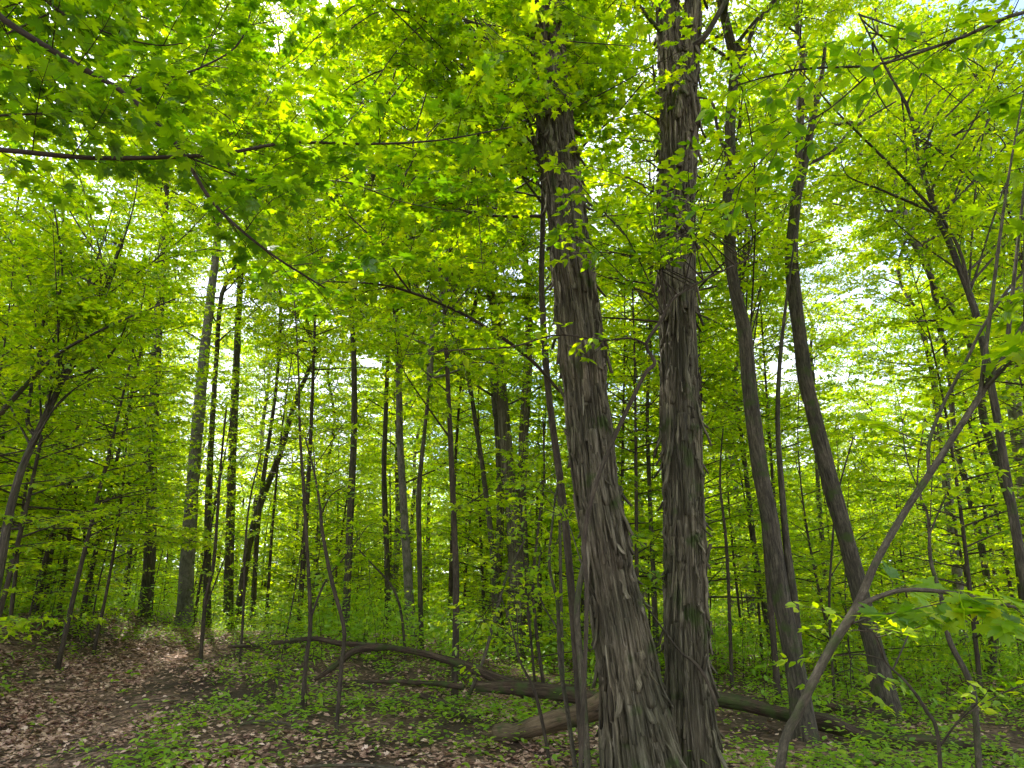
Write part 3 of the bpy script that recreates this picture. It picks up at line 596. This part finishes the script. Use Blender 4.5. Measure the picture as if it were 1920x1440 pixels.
# ============================================================ SAPLINGS AND POLES WITH THEIR OWN SHAPE
def sapling_mesh(H, r0, nb, ls, tp, spread, low=.25, bend=.1, bark=M_TWIG, v0=.5, dens=.8):
    st = MB(); k = 18; ph = rng.random() * 6
    ax = np.stack([bend * H * np.sin(np.linspace(0, 1, k) * 2.1 + ph) * np.linspace(0, 1, k), bend * H * np.cos(np.linspace(0, 1, k) * 1.7 + ph) * np.linspace(0, 1, k), np.linspace(-.08, H, k)], -1)
    st.tube(ax, np.linspace(r0, .004, k), 8, 0, rng.random() * 9, .1); cr = MB()
    for i in range(nb):
        u = low + (1 - low) * (i + rng.random()) / nb; p, _ = along(ax, min(u, .999)); az = i * 2.4 + rng.normal(0, .5)
        L = spread * (1.15 - .8 * u) * (.55 + .6 * rng.random()); d = np.array([math.cos(az), math.sin(az), .15 + .35 * u + rng.normal(0, .1)])
        if L > .9:
            ln = limb_line(p, nrm(d), L, 6, -.05, .05); cr.tube(ln, np.linspace(r0 * .35 * (1.2 - u) + .003, .003, 6), 4, 0, rng.random() * 9, cap=False)
            for j in range(5):
                q, dd = along(ln, .3 + .7 * (j + rng.random()) / 5); sd = np.cross(dd, [0, 0, 1.]) * (1 if j % 2 else -1)
                spray(cr, q, dd * .6 + sd, L * .42, ls, tp, .004, ls * 1.9, v0=v0 + rng.normal(0, .1), tilt=.14, dens=dens)
        else: spray(cr, p, d, L, ls, tp, .004, ls * 1.8, v0=v0 + rng.normal(0, .1), tilt=.14, dens=dens)
    return st.mesh('trunk', [bark], [0]), cr.mesh('crown', [bark, M_LEAF], [0])
SAP = [sapling_mesh(6.5, .035, 44, .09, LOBED, 1.8, .12, .06), sapling_mesh(5.2, .028, 40, .085, LOBED, 1.6, .1, .09, v0=.6), sapling_mesh(9.5, .05, 60, .095, LOBED, 2.3, .15, .05),
       sapling_mesh(4.0, .02, 34, .08, OVAL, 1.3, .1, .1, v0=.55), sapling_mesh(8.0, .04, 44, .09, OVAL, 1.8, .25, .07), sapling_mesh(2.4, .012, 20, .07, OVAL, .8, .15, .12, v0=.5)]
def make_proto(k, nm):
    t = thing(nm, 'x y z w', 'sapling'); put('trunk', SAP[k][0], t); put('crown', SAP[k][1], t); return t
# traced poles in the open (thin bare stems near the path and around the log)
POLES = [
 ('sapling', 'thin forked sapling by the path end of the fallen limb', [(566, 1345, 11), (574, 1240, 10), (582, 1170, 10), (577, 1050, 8), (568, 900, 7), (562, 800, 6), (560, 700, 4), (552, 560, 3)], 9.5, [([(580, 1165, 6), (610, 1090, 5), (650, 1040, 3), (690, 985, 2)], 9.5, 9.2), ([(568, 900, 3), (600, 860, 2), (640, 800, 2)], 9.5, 9.2)]),
 ('sapling', 'bending sapling crossing in front of the straight trunk at the fallen limb', [(630, 1395, 10), (640, 1250, 9), (645, 1180, 10), (622, 1090, 9), (605, 1000, 8), (600, 950, 6), (590, 890, 5), (572, 820, 3)], 8.4, [([(602, 965, 4), (620, 930, 3), (650, 910, 2)], 8.4, 8.2)]),
 ('sapling', 'thin sapling beside the path, left of the fallen limb tip', [(376, 1242, 9), (385, 1130, 9), (400, 1060, 8), (408, 960, 7), (415, 860, 5), (425, 760, 4)], 13, [([(385, 1140, 4), (420, 1050, 3), (440, 1000, 2)], 13, 12.6)]),
 ('sapling', 'wispy sapling growing through the tip of the fallen limb', [(450, 1260, 6), (456, 1150, 6), (460, 1020, 5), (470, 930, 4), (490, 850, 3)], 12.5, []),
 ('sapling', 'very thin dark stem leaning right in front of the mossy log', [(1035, 1425, 9), (1018, 1360, 8), (1000, 1290, 7), (975, 1240, 5), (960, 1180, 4), (940, 1120, 3)], 7.4, []),
 ('sapling', 'tall grey pole left of the shaggy left trunk, crossing the mossy log', [(1108, 1500, 19), (1098, 1370, 16), (1090, 1250, 15), (1082, 1150, 15), (1090, 1080, 13), (1102, 1030, 9), (1104, 960, 6)], 5.9, []),
 ('sapling', 'dark thin sapling between the mossy log and the grey pole', [(1085, 1460, 12), (1065, 1340, 10), (1050, 1240, 10), (1045, 1130, 9), (1030, 1060, 7), (1038, 960, 5), (1050, 880, 3)], 7.0, [([(1046, 1180, 5), (1010, 1110, 4), (1015, 1020, 3)], 7, 7)]),
 ('sapling', 'slender sapling leaning left in the gap beside the dark clump', [(1022, 1250, 9), (1000, 1120, 8), (1008, 1000, 6), (1020, 900, 5), (1018, 780, 3)], 12, []),
 ('sapling', 'straight slim sapling rising behind the grey pole', [(1056, 1290, 10), (1052, 1130, 8), (1050, 1010, 7), (1046, 900, 5), (1040, 800, 3)], 11.5, []),
 ('sapling', 'twiggy sapling behind the fallen limb, third stem from the fork', [(762, 1215, 7), (752, 1150, 6), (735, 1100, 5), (700, 1060, 4), (672, 1030, 3)], 14, []),
 ('sapling', 'slender sapling in front of the right edge trunks, crooked low stem', [(1838, 1440, 14), (1828, 1330, 14), (1815, 1270, 14), (1780, 1200, 12), (1765, 1120, 10), (1745, 1050, 8), (1740, 970, 6), (1720, 900, 4), (1735, 780, 3)], 5.6, [([(1740, 1010, 5), (1760, 960, 4), (1775, 930, 2)], 5.6, 5.5), ([(1728, 930, 4), (1700, 860, 3), (1690, 780, 2)], 5.6, 5.6)]),
 ('sapling', 'arched dark shoot rising from the forest floor right of the leaning trunk', [(1762, 1470, 10), (1760, 1395, 9), (1735, 1330, 8), (1700, 1280, 6), (1660, 1240, 4), (1640, 1190, 3)], 4.8, [([(1762, 1400, 5), (1800, 1350, 4), (1860, 1310, 3), (1925, 1280, 2)], 4.8, 4.5)]),
 ('sapling', 'straight thin sapling just left of the kinked trunk', [(1372, 1250, 9), (1366, 1100, 8), (1360, 1000, 7), (1350, 900, 5), (1356, 800, 3)], 13, []),
 ('sapling', 'hair thin sapling between the kinked trunk and the leaning trunk', [(1565, 1290, 7), (1555, 1150, 6), (1560, 1030, 5), (1570, 930, 4), (1600, 820, 3)], 11, [([(1558, 1080, 3), (1600, 1020, 2), (1640, 990, 2)], 11, 10.8)]),
 ('sapling', 'lone sapling at the far left crest of the path, slightly tilted right', [(108, 1195, 12), (117, 1100, 11), (130, 1000, 9), (142, 920, 7), (150, 840, 5)], 15, [([(132, 990, 4), (160, 960, 3), (200, 930, 2)], 15, 14.8)]),
 ('sapling', 'dark sapling on the path crest below the small fork of twigs', [(162, 1200, 11), (172, 1120, 10), (168, 1060, 8), (158, 1010, 6), (165, 900, 4)], 16, []),
]
for nm, lb, pts, d, limbs in POLES:
    topx, topy = pts[-1][0], pts[-1][1]
    mid_maple(nm, lb, None, pts, d, limbs, rb(topx - 90, topx + 90, topy - 60, topy + 130, d - .8, d + .8, 3), .07 if d < 9 else .08, OVAL if d < 9 else LOBED, .55, .5, nspray=4, u_rng=(.6, 1), dens=.7,
              mat=M_PALE if 'grey' in lb or 'crooked low' in lb else M_TWIG, r0=.006)

# ============================================================ FALLEN WOOD
def log(name, label, pts, cat, mat=M_LOG, sides=16, n=40, rough=.12, group=None, limbs=()):
    """pts: (px, py, width, depth)"""
    L = np.array([P(x, y, d) for x, y, w_, d in pts]); rr = np.array([w_ * .34 * d / CP / F for x, y, w_, d in pts])
    L[:, 2] = np.maximum(L[:, 2], G(L[:, 0], L[:, 1]) + .45 * rr); root = thing(name, label, cat, tuple(L[len(L) // 2]), group=group)
    Ls = smooth_line(L, n); rs = np.interp(np.linspace(0, len(rr) - 1, n), np.arange(len(rr)), rr)
    mb = MB(); sh_ = noise(np.linspace(0, 9, n), 3.3, rng.random() * 50, 9); rs = rs * (.78 + .45 * sh_); Ls = Ls + (np.stack([0 * sh_, 0 * sh_, sh_ - .5], -1)) * rr.max() * .5
    mb.tube(Ls, rs, sides, 0, rng.random() * 50, rough * 1.8); local(root, mb); put('trunk', mb.mesh('trunk', [mat], [0]), root)
    for lp in limbs:
        q = np.array([P(x, y, d) for x, y, w_, d in lp]); r2 = np.array([w_ * .5 * d / CP / F for x, y, w_, d in lp]); q = smooth_line(q, 16)
        m2 = MB(); m2.tube(q, np.interp(np.linspace(0, len(r2) - 1, 16), np.arange(len(r2)), r2), 10, 0, rng.random() * 50, rough); local(root, m2); put('branch', m2.mesh('branch', [mat], [0]), root)
    return root
log('fallen_limb', 'long dark fallen limb arching left over the forest floor from a fork', [(428, 1214, 6, 12.2), (500, 1208, 10, 12.0), (585, 1197, 11, 11.8), (640, 1206, 12, 11.6), (720, 1212, 13, 11.3), (790, 1224, 15, 11.0), (860, 1246, 18, 10.7), (930, 1272, 23, 10.4), (985, 1298, 27, 10.2)], 'fallen limb',
    limbs=[[(725, 1213, 12, 11.3), (670, 1218, 13, 11.2), (645, 1235, 11, 11.1), (610, 1262, 8, 11.0), (590, 1275, 4, 11.0)], [(1010, 1298, 22, 10.2), (1075, 1300, 30, 10.0)]])
log('log', 'dark mossy log lying on the ground under the arching fallen limb', [(895, 1290, 20, 10.4), (960, 1290, 32, 10.2), (1040, 1298, 36, 10.0), (1110, 1312, 34, 9.8), (1200, 1328, 36, 9.6)], 'log', M_LOG)
log('log', 'mossy tan log rising to the shaggy left trunk from the leaf litter', [(930, 1380, 36, 8.3), (965, 1372, 42, 8.2), (1030, 1352, 47, 7.9), (1090, 1334, 50, 7.6), (1150, 1314, 52, 7.3), (1200, 1298, 54, 7.1)], 'log', M_MLOG, 22)
log('log', 'long rotting log running right from the shaggy right trunk', [(1290, 1304, 34, 9.4), (1370, 1314, 36, 9.2), (1450, 1332, 32, 9.0), (1540, 1354, 38, 8.8), (1620, 1378, 36, 8.6), (1700, 1400, 38, 8.4), (1790, 1420, 30, 8.3), (1890, 1432, 20, 8.2)], 'log', M_LOG, 22)
log('log', 'thinner brown log lying behind the long rotting one at right', [(1520, 1318, 18, 10.4), (1580, 1332, 24, 10.2), (1650, 1352, 26, 10.0), (1720, 1372, 20, 9.9)], 'log', M_LOG)
log('fallen_branch', 'short dark rotten branch piece on the litter below the pole sapling', [(788, 1304, 12, 10.0), (825, 1316, 16, 9.9), (858, 1326, 13, 9.8)], 'branch', M_LOG, 10)
log('fallen_branch', 'short rotten stub pointing down right near the mossy tan log', [(848, 1328, 12, 9.4), (872, 1340, 15, 9.2), (894, 1354, 8, 9.1)], 'branch', M_LOG, 10)
log('fallen_branch', 'flat dark branch on the ground left of the fallen limb fork', [(665, 1276, 7, 10.8), (720, 1278, 10, 10.7), (800, 1280, 12, 10.6), (870, 1288, 14, 10.5)], 'branch', M_LOG, 10)
log('fallen_branch', 'pale thin stick at the very bottom edge left of centre', [(570, 1438, 5, 6.5), (640, 1434, 9, 6.45), (720, 1438, 8, 6.4), (800, 1446, 5, 6.35)], 'stick', M_PALE, 8)
log('fallen_branch', 'grey twig lying in the litter below the forked sapling', [(448, 1362, 4, 8.4), (490, 1352, 6, 8.4), (530, 1356, 5, 8.3), (570, 1372, 3, 8.2)], 'stick', M_PALE, 8)
log('fallen_branch', 'pale curved twig left of the mossy tan log end', [(878, 1372, 3, 8.4), (892, 1388, 4, 8.3), (912, 1402, 3, 8.2)], 'stick', M_PALE, 8)
log('fallen_branch', 'dead leaning pole propped across the dark three-stemmed clump', [(872, 1330, 8, 10.6), (905, 1240, 8, 10.6), (930, 1150, 7, 10.6), (950, 1080, 6, 10.6), (985, 1010, 5, 10.6)], 'pole', M_PALE, 8)
log('fallen_branch', 'dark stick leaning on the right shaggy trunk across its foot', [(1345, 1325, 12, 6.0), (1325, 1275, 9, 6.05), (1300, 1240, 8, 6.1), (1270, 1215, 6, 6.15), (1200, 1120, 4, 6.2)], 'stick', M_TWIG, 8)

WS = 1
for (tx, ty_, ci, hh, lb) in ((-6.8, 5.0, 0, 7.0, 'tall shade tree added outside the frame at left, crown over the path'), (7.2, 2.4, 3, 7.5, 'tall shade tree added outside the frame at right, crown high over the pale fork'),
                          (-2.6, -3.4, 1, 7.5, 'tall shade tree added behind the viewpoint on the left of the trail'), (3.2, -4.6, 2, 7.5, 'tall shade tree added behind the viewpoint on the right')):  # trees added around the camera so their crowns shade the near foliage and trunks
    z0 = Gf(tx, ty_); L = smooth_line([(tx, ty_, z0 - .2), (tx + .1, ty_, z0 + hh * .5), (tx + .3, ty_ + .2, z0 + hh)], 24); rr = np.linspace(.2, .12, 24); rr[0] *= 1.4
    root = thing('maple_tree', lb, 'tree', (tx, ty_, z0)); mb = MB(); mb.tube(L, rr, 14, 0, tx, .1); local(root, mb); put('trunk', mb.mesh('trunk', [M_BARK], [0]), root); add_crown(root, L[-1], np.array([0, 0, 1.]), ci, 1.0)
# ============================================================ BACKGROUND TREES AND SAPLINGS
taken = [(l[0], l[1]) for l in LM]
def words(px, d, kind):
    near = sorted(LM, key=lambda l: abs(l[0] - px)); a = near[0]
    rel = 'behind' if abs(a[0] - px) < 26 and d > a[1] else ('in front of' if abs(a[0] - px) < 26 else ('left of' if px < a[0] else 'right of'))
    return rel, a[2]
LBL = {}
ADJ_S = ['thin leafy', 'wispy bright green', 'layered leafy', 'low spreading', 'slim upright', 'dense bushy', 'drooping leafy', 'airy pale green']
ADJ_T = ['distant slender', 'distant leafy', 'far off dark stemmed', 'far bright crowned', 'distant upright']
ORD = ['nearest', 'second nearest', 'third nearest', 'fourth nearest', 'fifth nearest', 'sixth nearest', 'seventh nearest', 'eighth nearest', 'ninth nearest', 'tenth nearest', 'eleventh nearest', 'twelfth nearest', 'thirteenth nearest', 'fourteenth nearest', 'fifteenth nearest', 'sixteenth nearest', 'seventeenth nearest', 'eighteenth nearest', 'nineteenth nearest', 'twentieth nearest']
def place_many(count, d0, d1, kinds, word, group, smin, smax, mind, dist_pow=1.0, pxr=(-250, 2170), avoid_path=1.6, seed=1, skip=None):
    r = np.random.default_rng(seed); out = []; tries = 0
    while len(out) < count and tries < 20000:
        tries += 1; d = d0 + (d1 - d0) * r.random() ** dist_pow; px = r.uniform(*pxr); g = gp(px, d)
        if abs(g[0] - path_x(d)) < avoid_path and d < 19: continue
        if skip and skip(px, d): continue
        if any((g[0] - o[0]) ** 2 + (g[1] - o[1]) ** 2 < mind ** 2 for o in out): continue
        if any((px - l[0]) ** 2 < 260 and d < l[1] < d + 14 for l in LM) and d > 5: continue
        out.append((g[0], g[1], g[2], px, kinds[int(r.integers(len(kinds)))], r.uniform(smin, smax), r.uniform(0, 6.28)))
    return sorted(out, key=lambda o: o[1])
protoS = None; seen = {}
def instance(lst, word, adjs, group, nm, protos):
    zones = {}
    for (x, y, z, px, k, s, rz) in lst:
        rel, a = words(px, y, word); key = (word, rel, a); zones[key] = zones.get(key, 0) + 1; c = zones[key] - 1
        o_ = ORD[min(c, len(ORD) - 1)]; lb = '%s %s, %s %s the %s' % (adjs[(k * 3 + c) % len(adjs)], word, o_, rel, a)
        if k not in protos:
            p = protos[k] = thing(nm, lb, word.split()[-1], (x, y, z), rz, group, s); put('trunk', MESH[k][0], p); put('crown', MESH[k][1], p)
        else: copy_tree(protos[k], (x, y, z), rz, s, lb, group)
SAP += [sapling_mesh(12, .062, 70, .10, LOBED, 2.9, .42, .03), sapling_mesh(13.5, .07, 70, .10, LOBED, 2.7, .45, .03, v0=.6), sapling_mesh(10.5, .05, 60, .095, OVAL, 2.6, .40, .04, v0=.55)]
MESH = {i: SAP[i] for i in range(9)}
# far overstorey trees: trunk + crown
def far_tree_mesh(H, r0, hc, ci):
    st = MB(); k = 14; ax = np.stack([.12 * np.sin(np.linspace(0, 3, k) + ci) * np.linspace(0, 2, k), .1 * np.linspace(0, 1, k), np.linspace(-.2, hc, k)], -1)
    rr = np.linspace(r0, r0 * .62, k); rr[0] *= 1.5; rr[1] *= 1.12; st.tube(ax, rr, 10, 0, ci * 7.7, .1)
    return st.mesh('trunk', [M_BARK if ci % 2 else M_GREY], [0])
for ci in range(4): MESH[10 + ci] = (far_tree_mesh(16, .17, 5.5 + ci * .8, ci), CROWNS[ci])
class _C: pass
instS = place_many(150, 10.5, 38, [0, 1, 2, 2, 3, 4], 'sapling', '', .75, 1.25, 1.1, .75, seed=4, skip=lambda px, d: (150 < px < 1050 and d < 17.5) or (1050 < px < 1800 and d < 13))
instance(instS, 'sapling', ADJ_S, 'understorey saplings', 'sapling', {})
gapf = lambda px, d: 1620 < px < 1850
instM = place_many(24, 8.5, 24, [6, 7, 8], 'maple', '', .85, 1.1, 1.9, .8, pxr=(-350, 2270), seed=31, skip=gapf)
instance(instM, 'tall maple', ['slim', 'straight', 'dark', 'leafy'], 'middle storey maples', 'maple_tree', {})
instE = place_many(20, 8.5, 17, [0, 2, 3, 4], 'sapling', '', .8, 1.2, 1.0, .9, pxr=(-260, 225), avoid_path=1.2, seed=33)
instance(instE, 'left side sapling', ADJ_S, 'understorey saplings', 'sapling', {})
instL = place_many(45, 9, 26, [5, 3, 1], 'seedling', '', .6, 1.0, .8, .9, seed=9)
instance(instL, 'young shoot', ADJ_S, 'low shoots under the trees', 'seedling', {})
instT = place_many(46, 25, 52, [10, 11, 12, 13], 'tree', '', .75, 1.1, 2.6, .9, seed=12, skip=lambda px, d: (1640 < px < 1740 and d < 38) or (d < 26 and px < 340))
protoT = {}
def instance_far(lst):
    zones = {}
    for (x, y, z, px, k, s, rz) in lst:
        rel, a = words(px, y, 'tree'); key = (rel, a); zones[key] = zones.get(key, 0) + 1; c = zones[key] - 1
        lb = '%s tree, %s %s the %s' % (ADJ_T[(k + c) % 5], ORD[min(c, 19)], rel, a)
        if k not in protoT:
            p = protoT[k] = thing('woodland_tree', lb, 'tree', (x, y, z), rz, 'distant woodland trees', s); put('trunk', MESH[k][0], p)
            c_ = put('crown', MESH[k][1], p); hc = 5.5 + (k - 10) * .8; c_.location = (.24 * math.sin(3 + k - 10), .1, hc - .15)
        else: copy_tree(protoT[k], (x, y, z), rz, s, lb, 'distant woodland trees')
instance_far(instT)

# ============================================================ FAR WOODS (one mass)
mb = MB(); fr = np.random.default_rng(3)
for k in range(470):
    y = fr.uniform(44, 85); x = fr.uniform(-.95, .95) * y; z = Gf(x, y); h = fr.uniform(9, 16) * (y / 60) ** .5
    if k % 2 == 0: mb.tube(np.array([[x, y, z - .3], [x + fr.normal(0, .2), y, z + h * .45], [x + fr.normal(0, .5), y, z + h * .85]]), [.2, .15, .05], 6, 0)
    n = 900; c = fr.normal(0, 1, (14, 3)) * np.array([1.5, 1.5, h * .22]) + np.array([x, y, z + h * .5]); c[:, 2] = np.clip(c[:, 2], z + .8, z + h); c[:4, 2] = z + fr.uniform(.2, 2.4, 4)
    p = c[fr.integers(0, 14, n)] + fr.normal(0, .75, (n, 3)) * np.array([1, 1, .5])
    scatter_leaves(mb, p, fr.normal(0, 1, (n, 3)) * [1, 1, .3], .30, LOBED, 1, .5, .45 + .3 * fr.random(), .15)
o = put('far_woods', mb.mesh('far_woods', [M_BARK, M_LEAF], [0])); o['kind'] = 'stuff'; o['label'] = 'far off leafy woods behind all the trunks'; o['category'] = 'woodland'

# ============================================================ FOREST FLOOR
def floor_pts(n, y0, y1, pw, spread=.95, seed=1):
    r = np.random.default_rng(seed); y = y0 + (y1 - y0) * r.random(n) ** pw; x = r.uniform(-spread, spread, n) * (y + 1.0); return x, y, r
# dead leaves
x, y, r = floor_pts(300000, 2.4, 26, 1.25, .80, 21)
pd = np.abs(x - path_x(y) + .35 + .5 * (noise(y * .5, 0, 0, 31) - .5)) ; onp = sstep(1.45, .8, pd); nn = noise(x * .8, y * .8, 0, 33) ; n2_ = noise(x * 2.6, y * 2.6, 0, 34)
dirt = sstep(.5, .1, np.abs(x - path_x(y) - .55 - .3 * (noise(y * .6, 5, 0, 35) - .5)))
keep = r.random(len(x)) < np.clip(.13 + .87 * onp + .55 * sstep(.45, .7, nn), 0, 1) * (.35 + .9 * sstep(.3, .6, n2_)) * (1 - .75 * dirt) * np.where(x > 2.5, .45, 1)
x, y = x[keep], y[keep]; n = len(x); e = .03
nx = (G(x - e, y) - G(x + e, y)) / (2 * e); ny = (G(x, y - e) - G(x, y + e)) / (2 * e)
pos = np.stack([x, y, G(x, y) + .012 + .016 * r.random(n)], -1); th = r.uniform(0, 6.28, n)
mb = MB()
half = n // 2
for a_, b_, tp in ((0, half, MAPLE), (half, n, BLADE)):
    q = slice(a_, b_); mb.leaves(pos[q], np.stack([np.cos(th[q]), np.sin(th[q]), .1 * r.normal(0, 1, b_ - a_)], -1), np.stack([nx[q] + r.normal(0, .32, b_ - a_), ny[q] + r.normal(0, .32, b_ - a_), np.where(r.random(b_ - a_) < .5, 1, -1)], -1),
                                 (.034 + .045 * r.random(b_ - a_) ** 1.3), np.clip(r.normal(.5, .25, b_ - a_), 0, 1), tp, 0)
o = put('leaf_litter', mb.mesh('leaf_litter', [M_LITTER], [])); o['kind'] = 'stuff'; o['label'] = 'dry tan fallen leaves scattered over path and forest floor'; o['category'] = 'leaf litter'
# sticks in the litter
mb = MB(); x, y, r = floor_pts(700, 3, 18, 1, .8, 77)
for i in range(len(x)):
    a = r.uniform(0, 6.28); l = r.uniform(.08, .45); dx = np.array([math.cos(a), math.sin(a)]) * l
    q = np.array([[x[i] - dx[0], y[i] - dx[1], 0], [x[i] + r.normal(0, .02), y[i] + r.normal(0, .02), 0], [x[i] + dx[0], y[i] + dx[1], 0]]); q[:, 2] = G(q[:, 0], q[:, 1]) + .025
    mb.tube(q, [.006, .005, .003], 4, 0, i * .3)
o = put('forest_debris', mb.mesh('forest_debris', [M_PALE], [0])); o['kind'] = 'stuff'; o['label'] = 'small broken sticks strewn among the fallen leaves'; o['category'] = 'twigs'
# low green plants
mb = MB(); x, y, r = floor_pts(28000, 3.0, 34, 1.1, .9, 41)
pd = np.abs(x - path_x(y)); nn = noise(x * .7, y * .7, 0, 51)
prob = np.clip(.12 + 1.1 * sstep(.42, .68, nn) + .35 * sstep(9, 15, y), 0, 1) * sstep(.8, 1.7, pd) + .02
prob = np.where((y > 15), np.maximum(prob, .7), prob) * np.where((x > -3) & (x < 1.6) & (y < 9), .5, 1)
kp = r.random(len(x)) < prob; x, y = x[kp], y[kp]; n = len(x); h = r.uniform(.04, .22, n) * (1 + .8 * (r.random(n) < .12)); z = G(x, y)
ls = r.uniform(.04, .09, n) * np.where(r.random(n) < .15, 1.35, 1); tips = np.stack([x + r.normal(0, .03, n), y + r.normal(0, .03, n), z + h], -1)
k = 6; az = r.uniform(0, 6.28, n)[:, None] + np.arange(k)[None] * 2.3; el = r.normal(.05, .25, (n, k))
ax = np.stack([np.cos(az), np.sin(az), el], -1).reshape(-1, 3); pp = np.repeat(tips, k, 0) + ax * .02 + np.stack([0 * az, 0 * az, -np.arange(k)[None] * h[:, None] * .12 + 0 * az], -1).reshape(-1, 3)
vv = np.repeat(np.clip(r.normal(.5, .2, n), 0, 1), k); mb.leaves(pp, ax, np.array([0, 0, 1.]) + r.normal(0, .22, (n * k, 3)), np.repeat(ls, k) * r.uniform(.7, 1.2, n * k), vv, OVAL, 1)
st = np.stack([np.stack([x, y, z - .01], -1), np.stack([x + .003, y, z - .01], -1), tips], 1).reshape(-1, 3)
mb.add(st, np.arange(len(st)), np.full(n, 3), 0, .5)
o = put('ground_cover', mb.mesh('ground_cover', [M_PALE, M_FERN], [])); o['kind'] = 'stuff'; o['label'] = 'low green seedlings and herbs covering the forest floor'; o['category'] = 'ground cover'
# knee to head high brush
mb = MB(); x, y, r = floor_pts(5200, 9.5, 44, 1.0, .95, 43)
kp = ((np.abs(x - path_x(y)) > 1.8) | (y > 19)) & ((y > 13.5) | (x > 3.2) | (r.random(len(x)) < .12)) & ((y > 12) | (x < -6) | (r.random(len(x)) < .3)) & (r.random(len(x)) < .25 + 1.2 * sstep(.35, .65, noise(x * .4, y * .4, 0, 61))); x, y = x[kp], y[kp]
for i in range(len(x)):
    hh = r.uniform(.25, 1.25) * (1 if y[i] > 12 else .6); zz = Gf(x[i], y[i]); tx = r.normal(0, .15 * hh); tyy = r.normal(0, .15 * hh)
    if i % 2 == 0: mb.tube(np.array([[x[i], y[i], zz - .02], [x[i] + tx * .4, y[i] + tyy * .3, zz + hh * .5], [x[i] + tx, y[i] + tyy, zz + hh]]), [.008, .006, .003], 3, 0, cap=False)
    m = int(20 + 26 * hh); u = r.uniform(.25, 1.05, m); a = r.uniform(0, 6.28, m); q = r.uniform(.02, .38, m) * (.5 + hh * .5)
    p = np.stack([x[i] + tx * u + np.cos(a) * q, y[i] + tyy * u + np.sin(a) * q, zz + hh * u - .1 * q], -1)
    scatter_leaves(mb, p, np.stack([np.cos(a), np.sin(a), 0 * a], -1), .10, OVAL, 1, .3, .35 + .35 * r.random(), .12)
o = put('undergrowth', mb.mesh('undergrowth', [M_TWIG, M_FERN], [0])); o['kind'] = 'stuff'; o['label'] = 'mass of low leafy brush between the trunks'; o['category'] = 'undergrowth'
